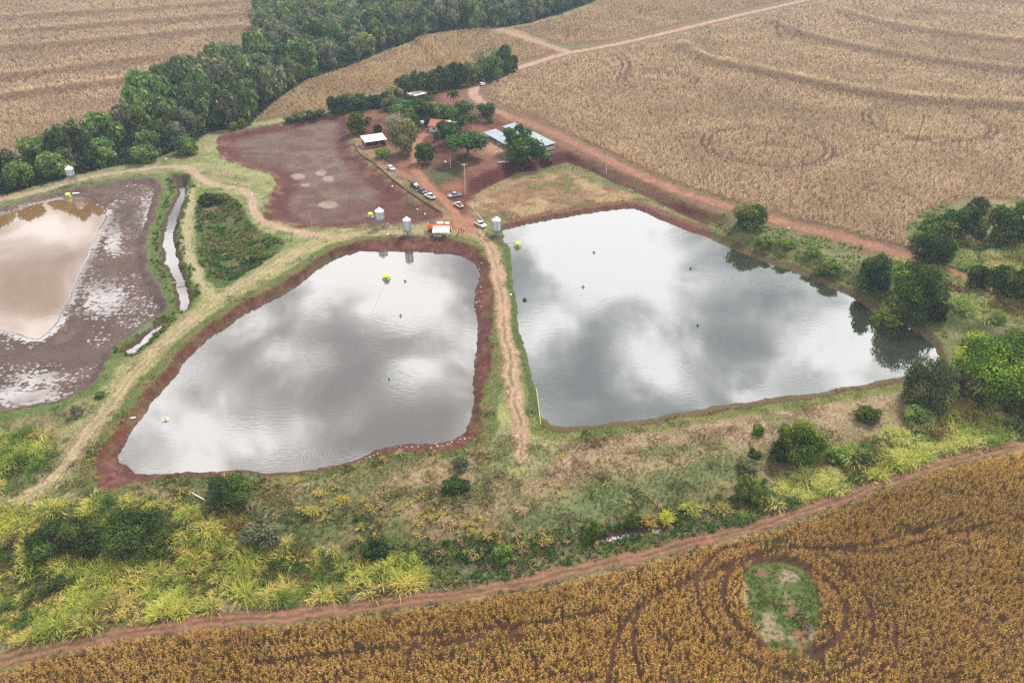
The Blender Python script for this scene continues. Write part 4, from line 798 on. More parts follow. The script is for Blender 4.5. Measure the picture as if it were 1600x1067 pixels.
# palms
def palm(u, vtop, vbase, R, label, name='palm_tree', nf=22, pal=((86, 118, 56), (66, 96, 48))):
    g = G(u, vbase); s = pxm(vbase); ang = TH + math.atan((vbase - 533.5) / F); h = max(1.0, (vbase - vtop) / s / math.cos(ang) * .9)
    root = link(name, None); root.location = g; tag(root, label, 'palm')
    bm = bmesh.new(); tube(bm, [(0, 0, -.3), (.1, .05, h * .5), (0, .1, h)], [.24, .18, .14], 8); link('trunk', bm_mesh('trunk', bm, paintm('palm_bark', (140, 122, 108), .9, 0, .25, 4)), root)
    Vs = []; n = nf; parts = []
    for i in range(n):
        a = 2.4 * i + rng.uniform(-.2, .2); e0 = 1.35 - 1.5 * (i / n); p = np.array([0, .1, h]); e = e0; seg = 7; c = alb(pal[i % 2]) * rng.uniform(.8, 1.3)
        if i > n * .85: c = alb((150, 128, 96))
        for k in range(seg):
            d = np.array([math.cos(a) * math.cos(e), math.sin(a) * math.cos(e), math.sin(e)]); q = p + d * R / seg
            for sgn in (-1, 1):
                aa = a + sgn * 1.0; L_ = R * .34 * (1 - .55 * abs(k / seg - .35))
                for f in (0, .5):
                    parts.append(((p * (1 - f) + q * f), aa, e * .5 - .25, L_, .13 * R / 2.5 * 1.6, .7, c * rng.uniform(.8, 1.2)))
            p = q; e -= 1.7 / seg
    b = np.array([x[0] for x in parts]); V, qd, t, cl_ = blades(b, *[np.array([x[j] for x in parts]) for j in range(1, 6)], np.array([x[6] for x in parts]))
    link('fronds', mesh_np('fronds', V, qd, t, cl_, M_LEAF), root)
for (u, vt, vb, R, lb) in [(709,146,170,3.6,'tall leaning palm behind the yard, nearest the hedgerow'), (734,166,184,2.8,'small palm at the back left of the roadside palm group'), (752,168,189,3.2,'palm in the middle of the roadside palm group'), (767,168,190,3.0,'rightmost palm beside the dirt road'), (736,184,205,4.2,'bushy palm in front of the roadside palm group'),
        (623,156,170,2.8,'small palm left of the grey roofed shed'), (642,151,168,2.8,'palm just in front of the grey roofed shed'), (671,152,176,3.0,'palm at the right corner of the grey roofed shed')]: palm(u, vt, vb, R, lb)
palm(857, 243, 252, 3.4, 'low pale banana plant beside the large dark tree', 'banana_plant', 14, ((128, 148, 112), (104, 132, 84)))
palm(166, 240, 254, 3.6, 'bluish banana plant at the forest edge behind the mud flat', 'banana_plant', 14, ((118, 150, 120), (92, 128, 88)))

# ------------------------------------------------------------------ objects
def box(bm, c, s, rz=0, mi=0, bev=0, taper=1.0):
    """box centred at c (x,y,z of centre) with size s"""
    M = Matrix.Translation(c) @ Matrix.Rotation(rz, 4, 'Z'); vs_ = []
    for dz in (-.5, .5):
        f = taper if dz > 0 else 1
        for dx_, dy_ in ((-.5, -.5), (.5, -.5), (.5, .5), (-.5, .5)): vs_.append(bm.verts.new(M @ Vector((dx_ * s[0] * f, dy_ * s[1] * f, dz * s[2]))))
    for f in ((0, 3, 2, 1), (4, 5, 6, 7), (0, 1, 5, 4), (1, 2, 6, 5), (2, 3, 7, 6), (3, 0, 4, 7)): bm.faces.new([vs_[i] for i in f]).material_index = mi
def lathe(bm, prof, seg=20, c=(0, 0, 0)):
    rings = [[bm.verts.new((c[0] + r * math.cos(2 * math.pi * k / seg), c[1] + r * math.sin(2 * math.pi * k / seg), c[2] + z)) for k in range(seg)] for r, z in prof]
    for A_, B_ in zip(rings[:-1], rings[1:]):
        for k in range(seg): bm.faces.new((A_[k], A_[(k + 1) % seg], B_[(k + 1) % seg], B_[k]))
    bm.faces.new(rings[0][::-1]); bm.faces.new(rings[-1])
def prism(bm, prof, w0, w1=None, y=0):
    """side profile (x,z) list, width w0 at low z .. w1 at high z"""
    zs = [p[1] for p in prof]; z0, z1 = min(zs), max(zs); w1 = w1 or w0
    f = lambda z: (w0 + (w1 - w0) * (z - z0) / (z1 - z0 + 1e-6)) / 2
    L_ = [bm.verts.new((x, y - f(z), z)) for x, z in prof]; R_2 = [bm.verts.new((x, y + f(z), z)) for x, z in prof]; n = len(prof)
    for i in range(n): j = (i + 1) % n; bm.faces.new((L_[i], L_[j], R_2[j], R_2[i]))
    bm.faces.new(L_[::-1]); bm.faces.new(R_2)
def part(name, fn, mat, parent, smooth=False):
    bm = bmesh.new(); fn(bm); return link(name, bm_mesh(name, bm, mat, smooth), parent)
def root(name, loc, rz, label, cat, group=None):
    o = link(name, None); o.location = loc; o.rotation_euler[2] = rz; return tag(o, label, cat, group)
def copy_tree(o, parent=None):
    c = o.copy(); COL.objects.link(c); c.parent = parent
    for ch in list(o.children): copy_tree(ch, c)
    return c
GALV = paintm('galvanised_steel', (190, 200, 206), .42, .35, .08, 1.5); GALVD = paintm('dull_steel', (130, 136, 140), .5, .3, .1); DARK = paintm('dark_rubber', (28, 28, 30), .7)
GLASS = paintm('car_glass', (26, 30, 36), .12); CHROME = paintm('lamp_lens', (225, 225, 220), .2); TAIL = paintm('tail_lens', (150, 30, 26), .25); RIM = paintm('wheel_rim', (150, 152, 155), .35, .6)
WHITE = paintm('white_sheet', (236, 234, 228), .6, 0, .06, 1.0); WOOD = paintm('weathered_wood', (150, 128, 112), .9, 0, .25, 3); CONC = paintm('pale_concrete', (190, 178, 166), .9, 0, .15, 2); BRICK = paintm('red_brick', (150, 88, 70), .9, 0, .2, 2)
# silos
def silo(lb, u, v, r, hc, hl, aug=None):
    g = G(u, v); R_ = root('feed_silo', g, random.uniform(-.2, .2), lb, 'silo', 'galvanised feed silos on the dykes'); z0 = hl; zc = hl + .9 * r
    def body(bm):
        pr = []; n = int(hc / .35)
        for i in range(n + 1):
            z = zc + hc * i / n; pr += [(r * 1.0, z), (r * 1.018, z + hc / n * .5)]
        lathe(bm, pr[:-1], 28)
    part('tank', body, GALV, R_, True)
    part('roof_cone', lambda bm: lathe(bm, [(r * 1.04, zc + hc - .03), (r * 1.06, zc + hc + .02), (.28 * r, zc + hc + .62 * r), (.26 * r, zc + hc + .62 * r)], 28), paintm('roof_steel', (222, 226, 228), .38, .2, .05), R_, False)
    part('lid', lambda bm: lathe(bm, [(.3 * r, zc + hc + .62 * r), (.3 * r, zc + hc + .72 * r), (.05, zc + hc + .84 * r)], 16), GALV, R_)
    part('hopper', lambda bm: lathe(bm, [(.16, zc - 1.25 * r), (.16, zc - 1.15 * r), (r * .99, zc - .01)], 28), GALVD, R_, True)
    for k in range(6):
        a = 2 * math.pi * (k + .5) / 6; x, y = r * 1.03 * math.cos(a), r * 1.03 * math.sin(a)
        part('leg', lambda bm: tube(bm, [(x * 1.08, y * 1.08, -.3), (x, y, zc + hc * .96)], .055, 5), GALVD, R_)
        b = 2 * math.pi * (k + 1.5) / 6; x2, y2 = r * 1.05 * math.cos(b), r * 1.05 * math.sin(b)
        part('brace', lambda bm: (tube(bm, [(x, y, .2), (x2, y2, zc - .2)], .03, 4), tube(bm, [(x2, y2, .2), (x, y, zc - .2)], .03, 4)), GALVD, R_)
    def ladder(bm):
        for s_ in (-.2, .2): tube(bm, [(r + .16, s_, .2), (r + .16, s_, zc + hc)], .025, 4)
        for i in range(int((zc + hc) / .35)): tube(bm, [(r + .16, -.2, .3 + i * .35), (r + .16, .2, .3 + i * .35)], .018, 4)
    part('ladder', ladder, GALVD, R_)
    if aug: part('auger_pipe', lambda bm: tube(bm, [(0, 0, zc - 1.2 * r), aug], .1, 8), CONC, R_)
silo('leaning looking feed silo at the forest edge, far left', 115, 288, 1.45, 2.4, 2.6)
silo('feed silo on tall open legs beside the dry pond', 595, 356, 1.5, 2.7, 2.2)
silo('tall feed silo with a spout over the middle pond', 637, 368, 1.28, 3.6, 1.0, (-3.6, -1.6, -.1))
silo('whitest feed silo at the corner of the right pond', 776, 368, 1.42, 3.4, 1.0, (6.2, -1.8, .3))
# floating feeders
def feeder(lb, u, v, z, tilt=0):
    x, y = P2(u, v, z); g = (float(x), float(y), z); R_ = root('floating_feeder', g, random.uniform(0, 3), lb, 'fish feeder', 'yellow floating fish feeders'); R_.scale = (.84, .84, .84); gr = paintm('float_green', (104, 146, 132), .5); yl = paintm('hopper_yellow', (238, 222, 40), .45)
    def ring(bm):
        for k in range(24):
            a = 2 * math.pi * k / 24; b = a + 2 * math.pi / 24; tube(bm, [(1.35 * math.cos(a), 1.35 * math.sin(a), .12), (1.35 * math.cos(b), 1.35 * math.sin(b), .12)], .27, 8)
    part('float_ring', ring, gr, R_, True); part('deck', lambda bm: lathe(bm, [(1.3, .18), (1.3, .26)], 20), paintm('deck_green', (130, 176, 158), .6), R_)
    part('hopper', lambda bm: lathe(bm, [(.3, .5), (1.05, .95), (1.1, 1.5), (.85, 1.8), (.3, 1.95)], 18), yl, R_, True)
    for k in range(4):
        a = math.pi / 4 + k * math.pi / 2; part('strut', lambda bm: tube(bm, [(.9 * math.cos(a), .9 * math.sin(a), .2), (.7 * math.cos(a), .7 * math.sin(a), 1.1)], .06, 5), DARK, R_)
    part('motor', lambda bm: lathe(bm, [(.3, .26), (.34, .6), (.2, .75)], 10), DARK, R_)
feeder('yellow feeder afloat in the middle pond', 604, 436, ZA); feeder('yellow feeder afloat at the corner of the right pond', 809, 385, ZB)
feeder('yellow feeder stranded on the floor of the dry pond', 579, 339, -1.6); feeder('yellow feeder at the muddy edge below the far left silo', 107, 308, ZD)
# aerators
def aerator(lb, u, v, z, s=1.0, col=(70, 84, 78)):
    x, y = P2(u, v, z); R_ = root('pond_aerator', (float(x), float(y), z), random.uniform(0, 2), lb, 'aerator', 'small floating pond aerators'); m = paintm('aerator_%d' % col[0], col, .5)
    for k in range(3):
        a = 2 * math.pi * k / 3; c_ = (.5 * s * math.cos(a), .5 * s * math.sin(a), 0); part('float', lambda bm: lathe(bm, [(.12, -.12), (.26 * s, -.05), (.28 * s, .12), (.12, .2)], 12, c_), m, R_, True)
        part('arm', lambda bm: tube(bm, [(0, 0, .22), (c_[0], c_[1], .18)], .05, 5), GALVD, R_)
    R_.scale = (.75, .75, .75); part('motor', lambda bm: lathe(bm, [(.18, .05), (.2, .75 * s), (.14, .9 * s), (.05, 1.0 * s)], 12), DARK, R_, True); part('cap', lambda bm: lathe(bm, [(.22 * s, .78 * s), (.22 * s, .86 * s), (.06, .98 * s)], 12), m, R_)
for lb, u, v, z, s, c in [('dark aerator right of the yellow feeder in the middle pond', 633, 440, ZA, 1, (70, 84, 78)), ('greenish aerator in the centre of the middle pond', 626, 494, ZA, 1, (92, 140, 110)), ('turquoise aerator low in the middle pond', 608, 592, ZA, 1, (120, 186, 170)),
      ('dark aerator in the upper part of the right pond', 928, 395, ZB, 1, (70, 84, 78)), ('dark aerator with ripples in the left half of the right pond', 911, 449, ZB, 1, (66, 80, 74)), ('dark aerator in the upper right of the right pond', 1079, 420, ZB, 1, (72, 84, 80)), ('dark aerator in the middle of the right pond', 1090, 509, ZB, 1, (68, 80, 76))]: aerator(lb, u, v, z, s, c)
g = G(820, 469); x, y = P2(820, 469, ZB); b_ = root('float_drum', (float(x), float(y), ZB), 0, 'round dark drum floating near the dyke in the right pond', 'drum'); part('drum', lambda bm: lathe(bm, [(.3, -.2), (.62, -.1), (.66, .35), (.3, .5)], 16), paintm('drum_brown', (70, 52, 46), .6), b_, True); part('collar', lambda bm: lathe(bm, [(.36, .5), (.36, .62), (.1, .7)], 12), DARK, b_)
x, y = P2(258, 656, ZA); b_ = root('white_float', (float(x), float(y), ZA), .4, 'white pair of floats near the left shore of the middle pond', 'float')
for dx_ in (-.45, .45): part('drum', lambda bm: tube(bm, [(dx_, -.5, .1), (dx_, .5, .1)], .28, 10), WHITE, b_, True)
part('frame', lambda bm: box(bm, (0, 0, .42), (1.3, .6, .08)), paintm('tan_frame', (170, 150, 110), .8), b_); part('post', lambda bm: tube(bm, [(0, 0, .4), (.1, 0, 1.1)], .06), WHITE, b_)
# poles
def pole(lb, u, v, h, mat=paintm('old_pole', (84, 70, 62), .9, 0, .2, 3), arm=True, r=.19, lean=(0, 0), z=None, name='utility_pole', cat='utility pole', az=0.3, group=None):
    g = G(u, v); R_ = root(name, g, az, lb, cat, group)
    part('post', lambda bm: tube(bm, [(0, 0, -.5), (lean[0], lean[1], h)], [r, r * .7], 7), mat, R_)
    if arm:
        part('crossarm', lambda bm: box(bm, (lean[0], lean[1] + .12, h - .5), (2.2, .14, .16)), mat, R_)
        for dx_ in (-.95, 0, .95): part('insulator', lambda bm: lathe(bm, [(.06, 0), (.1, .1), (.05, .26)], 8, (lean[0] + dx_, lean[1] + .12, h - .42)), CHROME, R_)
    return g
gp = [pole('wooden pole in the far field beyond the road fork', 887, 64, 8.5), pole('short wooden pole right of another in the far field', 899, 69, 7, arm=False), pole('wooden pole in the small ring of tracks in the corn', 1026, 137, 9),
      pole('wooden pole in the corn ring near the red road', 1194, 241, 9.2), pole('tall wooden pole in the rightmost corn ring', 1429, 232, 14, lean=(.5, 0)), pole('pale concrete pole beside the red road', 947, 271, 8.6, CONC, False, .16, az=0),
      pole('tall pale pole on the red cut bank behind the grey pickup', 727, 304, 12, CONC, True, .18), pole('pale pole left of the broad umbrella shaped tree', 704, 263, 5.6, CONC, False, .16)]
for lb, u, v, h in [('slim post at the left of the dry pond edge', 488, 355, 6.0), ('slim post beside the stranded feeder', 572, 355, 5.0), ('slim leaning post by the track behind the mud flat', 158, 281, 4.6), ('thin pole in front of the tiled house', 679, 222, 5.5), ('thin post at the right pond bank below the red road', 1292, 264, .1)][:4]: pole(lb, u, v, h, CONC, False, .07, (.3, 0), name='thin_post', cat='post', az=3.4)
def cable(lb, a, b, sag, r=.025, name='power_cable', mat=None):
    pts = [a.lerp(b, t / 12) - Vector((0, 0, sag * 4 * (t / 12) * (1 - t / 12))) for t in range(13)]; bm = bmesh.new(); o_ = pts[0].copy(); tube(bm, [p - o_ for p in pts], r, 4); o = link(name, bm_mesh(name, bm, mat or paintm('cable', (120, 100, 96), .6))); o.location = o_; tag(o, lb, 'cable')
top = lambda i, h: gp[i] + Vector((0, 0, h))
cable('cable from the tall yard pole to the pole by the umbrella tree', top(6, 11.5), top(7, 5.4), .6); cable('guy wire of the tall yard pole', top(6, 8), G(737, 306), 0)
cable('power line between the tall corn ring pole and its neighbour', top(4, 13.4), top(3, 8.6), 2.0, .02); cable('power line over the corn to the small ring', top(3, 8.6), top(2, 8.4), 2.0, .02)
# vehicles
def wheels(R_, xs, w, r=.34, tw=.22):
    for x in xs:
        for s_ in (-1, 1):
            t = part('wheel', lambda bm: tube(bm, [(x, s_ * (w / 2 - tw), r), (x, s_ * (w / 2 + .01), r)], r, 14), DARK, R_); part('rim', lambda bm: tube(bm, [(x, s_ * (w / 2 - .02), r), (x, s_ * (w / 2 + .03), r)], r * .6, 10), RIM, t)
def car(lb, fr, rr, kind, col, bedcol=None, Lg=None, name='parked_car', cat='car', loaded=False):
    a = G(*fr); b = G(*rr); c_ = (a + b) / 2; d = a - b; hd = math.atan2(d.y, d.x)
    R_ = root(name, Vector((c_.x, c_.y, gz(c_.x, c_.y) + .02)), hd, lb, cat); m = paintm('paint_%d_%d_%d' % col, col, .3, 0, .04, .8)
    if kind in ('hatch', 'suv', 'sedan'):
        L_ = Lg or (4.1 if kind == 'hatch' else 4.4); h = {'hatch': 1.5, 'suv': 1.72, 'sedan': 1.45}[kind]; w = 1.76; x0, x1 = -L_ / 2, L_ / 2
        body = [(x0 + .05, .3), (x0, .6), (x0 + .08, .95), (x0 + .35, 1.0), (x1 - 1.3, 1.0), (x1 - .35, .86), (x1 - .03, .66), (x1, .4), (x1 - .1, .28)]
        rx = x0 + (.1 if kind != 'sedan' else .75); cab = [(rx, .98), (rx + .28, h - .08), (rx + .5, h - .02), (x1 - 1.95, h - .02), (x1 - 1.15, .98)]
        roof = [(rx + .3, h - .09), (rx + .45, h), (x1 - 2.0, h), (x1 - 1.85, h - .08)]; fx_ = (x1 - 1.9 + rx) / 2
    else:
        L_ = Lg or 5.1; h = 1.78; w = 1.85; x0, x1 = -L_ / 2, L_ / 2
        body = [(x0 + .05, .42), (x0, .7), (x0 + .02, 1.08), (x0 + 1.75, 1.08), (x0 + 1.75, 1.12), (x1 - 1.35, 1.12), (x1 - .3, 1.0), (x1, .75), (x1 - .05, .4)]
        rx = x0 + 1.75; cab = [(rx, 1.1), (rx + .15, h - .06), (x1 - 2.15, h - .04), (x1 - 1.3, 1.1)]; roof = [(rx + .12, h - .08), (rx + .2, h), (x1 - 2.2, h), (x1 - 2.05, h - .08)]; fx_ = (x1 - 1.9 + rx) / 2
    bm = bmesh.new(); prism(bm, body, w, w * .95); bmesh.ops.bevel(bm, geom=bm.edges[:], offset=.05, segments=2, affect='EDGES'); link('body', bm_mesh('body', bm, m, True), R_)
    part('windows', lambda bm: prism(bm, cab, w * .93, w * .76), GLASS, R_); part('roof', lambda bm: prism(bm, roof, w * .80, w * .76), m, R_)
    for s_ in (-1, 1):
        part('pillar', lambda bm: (prism(bm, [(fx_ - .06, 1.0), (fx_ - .06, h - .05), (fx_ + .06, h - .05), (fx_ + .06, 1.0)], .06, .06, s_ * w * .43)), m, R_)
        part('headlight', lambda bm: box(bm, (x1 - .12, s_ * w * .36, .74), (.3, .32, .16)), CHROME, R_); part('taillight', lambda bm: box(bm, (x0 + .05, s_ * w * .42, .85), (.16, .2, .26)), TAIL, R_)
        part('mirror', lambda bm: box(bm, (x1 - 1.6, s_ * (w / 2 + .08), 1.08), (.12, .2, .16)), m, R_)
    part('bumper', lambda bm: (box(bm, (x1 - .02, 0, .42), (.14, w * .9, .2)), box(bm, (x0 + .02, 0, .45), (.14, w * .9, .2))), DARK, R_)
    wheels(R_, (x0 + .85, x1 - .85), w, .36 if kind == 'pickup' else .33)
    if kind == 'pickup':
        part('load_bed', lambda bm: box(bm, (x0 + .92, 0, 1.1), (1.5, w * .78, .05)), paintm('bed_%d' % (bedcol or (40, 0, 0))[0], bedcol or (44, 44, 46), .7), R_)
        if loaded:
            for i in range(3): part('load', lambda bm: lathe(bm, [(.25, 1.12), (.28, 1.5), (.2, 1.62)], 10, (x0 + .45 + .45 * i, .3 - .3 * (i % 2), 0)), paintm('load_%d' % i, [(60, 64, 90), (200, 190, 190), (90, 40, 50)][i], .6), R_)
        else: part('bed_rim', lambda bm: (box(bm, (x0 + .92, w * .43, 1.12), (1.65, .1, .08)), box(bm, (x0 + .92, -w * .43, 1.12), (1.65, .1, .08)), box(bm, (x0 + .06, 0, 1.12), (.1, w * .8, .08))), m, R_)
    return R_
car('silver white hatchback parked alone on the grassy side track', (617, 268), (606, 263), 'hatch', (206, 212, 216)); car('black sedan parked first of the row on the grass verge', (654, 295), (643, 289.5), 'sedan', (46, 50, 60))
car('dark blue sedan parked between the black and the white vehicle', (665, 304), (655, 297), 'sedan', (70, 86, 112)); car('white pickup parked last of the row on the verge', (665, 306), (679, 313), 'pickup', (240, 240, 238), name='pickup_truck', cat='pickup')
car('grey double cab pickup parked on the right of the farm track', (701.5, 309.5), (719, 306), 'pickup', (150, 162, 172), name='pickup_truck', cat='pickup'); car('white roofed pickup with a dark red load bed at the track', (710, 319), (723.5, 327), 'pickup', (226, 206, 196), (120, 70, 84), 4.6, 'pickup_truck', 'pickup', True)
car('white pickup with a loaded bed near the right pond silo', (757, 357), (744.5, 350), 'pickup', (238, 236, 234), (60, 60, 70), 5.0, 'pickup_truck', 'pickup', True); car('white car driving round the bend of the dirt road', (758, 131), (749, 136), 'hatch', (240, 240, 240), name='car')
def tanker(lb, fr, rr):
    a = G(*fr); b = G(*rr); c_ = (a + b) / 2; d = a - b; R_ = root('tanker_truck', Vector((c_.x, c_.y, gz(c_.x, c_.y) + .02)), math.atan2(d.y, d.x), lb, 'truck'); org = paintm('truck_orange', (226, 100, 42), .4, 0, .06); cr_ = paintm('cab_cream', (238, 196, 160), .4)
    bm = bmesh.new(); prism(bm, [(-4.0, .9), (-4.05, 1.4), (-3.95, 2.6), (-3.7, 2.85), (1.6, 2.85), (1.75, 2.6), (1.75, .9)], 2.35, 2.1); bmesh.ops.bevel(bm, geom=bm.edges[:], offset=.12, segments=2, affect='EDGES'); link('tank', bm_mesh('tank', bm, org, True), R_)
    part('walkway', lambda bm: (box(bm, (-1.9, .1, 2.92), (2.6, 1.3, .12))), paintm('grating', (96, 90, 96), .6), R_); part('top_plate', lambda bm: box(bm, (.5, .1, 2.95), (1.9, 1.4, .12)), WHITE, R_)
    for x in (-3.0, -2.2, -1.4, .1, .8): part('hatch', lambda bm: lathe(bm, [(.32, 2.96), (.32, 3.12), (.1, 3.18)], 12, (x, .1, 0)), DARK if x < 0 else GALVD, R_)
    bm = bmesh.new(); prism(bm, [(2.0, .7), (2.0, 2.55), (2.2, 2.68), (3.5, 2.65), (3.95, 1.7), (4.1, 1.5), (4.1, .7)], 2.3, 2.1); bmesh.ops.bevel(bm, geom=bm.edges[:], offset=.08, segments=2, affect='EDGES'); cb = link('cab', bm_mesh('cab', bm, org, True), R_)
    part('cab_roof', lambda bm: box(bm, (2.85, 0, 2.69), (1.25, 1.9, .08)), cr_, cb); part('windshield', lambda bm: prism(bm, [(3.58, 2.5), (3.62, 2.55), (4.0, 1.75), (3.92, 1.72)], 1.9), GLASS, cb)
    for s_ in (-1, 1): part('side_window', lambda bm: prism(bm, [(2.4, 1.75), (2.4, 2.4), (3.3, 2.4), (3.65, 1.75)], .05, .05, s_ * 1.12), GLASS, cb); part('headlight', lambda bm: box(bm, (4.1, s_ * .85, .95), (.1, .3, .22)), CHROME, cb)
    part('chassis', lambda bm: box(bm, (0, 0, .75), (7.9, .9, .3)), DARK, R_); part('bumper', lambda bm: (box(bm, (4.15, 0, .6), (.16, 2.2, .28)), box(bm, (-4.1, 0, .7), (.12, 2.2, .3))), WHITE, R_); wheels(R_, (-2.9, -1.75, 3.0), 2.3, .5, .32)
tanker('orange tanker truck with pale cab roof behind the little white hut', (703.5, 359.5), (669, 361.5))
# buildings
def frame_pts(p0, p1, zr=0):
    a = G(*p0); b = G(*p1); d = (b - a); d.z = 0; return a, d.length, math.atan2(d.y, d.x)
def shed(name, lb, p0, p1, depth, h0, h1, roofm, postm, wall=None, cat='shed', npost=4, corr=True, over=.35, openside=None):
    """p0,p1: the front ground corners; roof falls from back (h1) to front (h0)"""
    a, L_, rz = frame_pts(p0, p1); R_ = root(name, a, rz, lb, cat)
    def roof(bm):
        n = max(2, int(L_ / .5)); n = min(n, 60)
        for i in range(n):
            x = -over + (L_ + 2 * over) * (i + .5) / n; wd = (L_ + 2 * over) / n * .98; dz = .04 if i % 2 else 0
            q = [(x - wd / 2, -over, h0 + dz), (x + wd / 2, -over, h0 + dz), (x + wd / 2, depth + over, h1 + dz), (x - wd / 2, depth + over, h1 + dz)]; q2 = [(p[0], p[1], p[2] + .06) for p in q]
            v = [bm.verts.new(p) for p in q + q2]
            for f in ((0, 3, 2, 1), (4, 5, 6, 7), (0, 1, 5, 4), (1, 2, 6, 5), (2, 3, 7, 6), (3, 0, 4, 7)): bm.faces.new([v[i_] for i_ in f])
    part('roof', roof, roofm, R_)
    for i in range(npost):
        x = .1 + (L_ - .2) * i / (npost - 1)
        part('post', lambda bm: box(bm, (x, .1, h0 / 2 - .05), (.18, .18, h0)), postm, R_); part('post', lambda bm: box(bm, (x, depth - .1, h1 / 2 - .05), (.18, .18, h1)), postm, R_)
    if wall:
        part('back_wall', lambda bm: box(bm, (L_ / 2, depth - .35, h1 * .47), (L_ - .3, .14, h1 * .9)), wall, R_)
        for x in (.2, L_ - .2): part('side_wall', lambda bm: box(bm, (x, depth / 2, h0 * .35), (.14, depth - .9, h0 * .75)), wall, R_)
    return R_
s1 = shed('farm_shed', 'open shed with white roof beside the dry pond', (572, 233), (604, 228), 6.0, 2.9, 3.9, paintm('white_roofing', (208, 198, 184), .7, 0, .16, .6), BRICK, BRICK)
part('low_wall', lambda bm: box(bm, (4, .12, .5), (7.6, .12, 1.0)), BRICK, s1)
s2 = shed('long_shed', 'long low metal roofed shed nearer the broad tree', (757, 214), (797, 237), 5.5, 1.9, 2.5, paintm('metal_roof', (142, 154, 164), .5, .15, .14, .5), CONC, None, npost=7)
s3 = shed('long_shed', 'longest low metal roofed shed beside the dirt road', (786, 205), (848, 237), 6.0, 2.0, 2.7, paintm('metal_roof', (142, 154, 164), .5, .15, .14, .5), CONC, CONC, npost=9)
s4 = shed('farm_shed', 'small grey roofed shed behind the dark tree cluster', (646, 159), (667, 154), 5.0, 2.6, 3.2, paintm('grey_roofing', (186, 180, 176), .7, 0, .12, .6), WOOD, WOOD)
# little white hut
s5 = shed('pond_hut', 'small hut with bright white flat roof on the dyke', (678.5, 371), (700, 371), 2.9, 1.9, 2.5, paintm('bright_roof', (232, 232, 230), .5, 0, .04, .6), paintm('hut_post', (200, 190, 180), .8), None, 'hut', 3, over=.5)
part('cabinet', lambda bm: box(bm, (1.3, .5, .55), (1.9, .5, 1.1)), paintm('grey_board', (150, 146, 144), .8), s5); part('dark_panel', lambda bm: box(bm, (1.1, .8, 1.45), (2.0, .1, .6)), DARK, s5); part('side_board', lambda bm: box(bm, (3.4, 1.5, .8), (.1, 2.4, 1.4)), WOOD, s5)
def house(lb, p0, p1, depth, hw, hr):
    a, L_, rz = frame_pts(p0, p1); R_ = root('farm_house', a, rz, lb, 'house'); tile = paintm('roof_tiles', (160, 98, 80), .85, 0, .2, 2); wl_ = paintm('pale_blue_wall', (196, 212, 212), .85, 0, .06)
    part('wall', lambda bm: prism_x(bm, L_, [(0, -.3), (depth, -.3), (depth, hw), (depth / 2, hw + hr), (0, hw)]), wl_, R_)
    def roof(bm):
        n = int(L_ / .4)
        for s_, (y0, y1) in enumerate(((-.6, depth / 2), (depth + .6, depth / 2))):
            for i in range(n + 2):
                x = -.4 + i * .4; sl = hr / (depth / 2); z0 = hw - .6 * sl + .06; z1 = hw + hr + .1; tube(bm, [(x, y0, z0 + .05), (x, y1, z1)], .24, 5)
    part('roof', roof, tile, R_); part('ridge', lambda bm: tube(bm, [(-.5, depth / 2, hw + hr + .22), (L_ + .4, depth / 2, hw + hr + .22)], .16, 6), tile, R_)
    for x in (.22 * L_, .75 * L_):
        w = part('window', lambda bm: box(bm, (x, -.02, hw * .55), (1.3, .12, 1.1)), WHITE, R_); part('pane', lambda bm: box(bm, (x, -.09, hw * .55), (1.1, .04, .9)), GLASS, w)
    part('door', lambda bm: box(bm, (L_ / 2, -.03, 1.0), (.95, .1, 2.0)), WOOD, R_); return R_
def prism_x(bm, L_, prof):
    A_ = [bm.verts.new((0, y, z)) for y, z in prof]; B_ = [bm.verts.new((L_, y, z)) for y, z in prof]; n = len(prof)
    for i in range(n): j = (i + 1) % n; bm.faces.new((A_[i], A_[j], B_[j], B_[i]))
    bm.faces.new(A_[::-1]); bm.faces.new(B_)
house('farm house with terracotta tiled roof and pale blue wall', (671, 206), (704, 200), 8.0, 2.8, 1.6)
shed('annex', 'small grey annex roof right of the tiled house', (706, 201), (716, 199), 3.2, 2.3, 2.7, paintm('grey_roofing', (186, 180, 176), .7, 0, .12, .6), WOOD, WOOD, 'annex', 2)
g = G(660, 205); w_ = root('water_tower', g, 0, 'blue grey water tank on posts left of the tiled house', 'water tank'); part('tank', lambda bm: lathe(bm, [(.9, 3.2), (1.1, 3.9), (1.05, 4.4), (.5, 4.7)], 18), paintm('tank_blue', (150, 176, 196), .5), w_, True)
for sx in (-.7, .7):
    for sy in (-.7, .7): part('leg', lambda bm: box(bm, (sx, sy, 1.6), (.2, .2, 3.2)), BRICK, w_)
# bits lying about
def plank(lb, p0, p1, w, mat, name='plank', cat='plank', h=.08, z=None):
    a = G(*p0); b = G(*p1)
    if z is not None: a.z = b.z = z
    d = b - a; o = link(name, None); bm = bmesh.new(); ln = d.length; box(bm, (ln / 2, 0, 0), (ln, w, h)); bmesh.ops.bevel(bm, geom=bm.edges[:], offset=.02, affect='EDGES'); bpy.data.objects.remove(o); o = link(name, bm_mesh(name, bm, mat)); o.location = a + Vector((0, 0, h)); o.rotation_euler = (0, -math.asin(max(-1, min(1, d.z / ln))), math.atan2(d.y, d.x)); tag(o, lb, cat)
plank('wooden plank footbridge across the narrow stream', (263, 441), (291, 440), .5, WOOD, 'footbridge', 'footbridge', .1, -.55); plank('pale pipe lying from the right silo to the pond edge', (745, 334) , (757, 347), .2, CONC, 'pipe', 'pipe'); plank('long pale boat shaped board on the mud by the left feeder', (113, 303), (124, 302), .7, WHITE, 'board', 'board', .12)
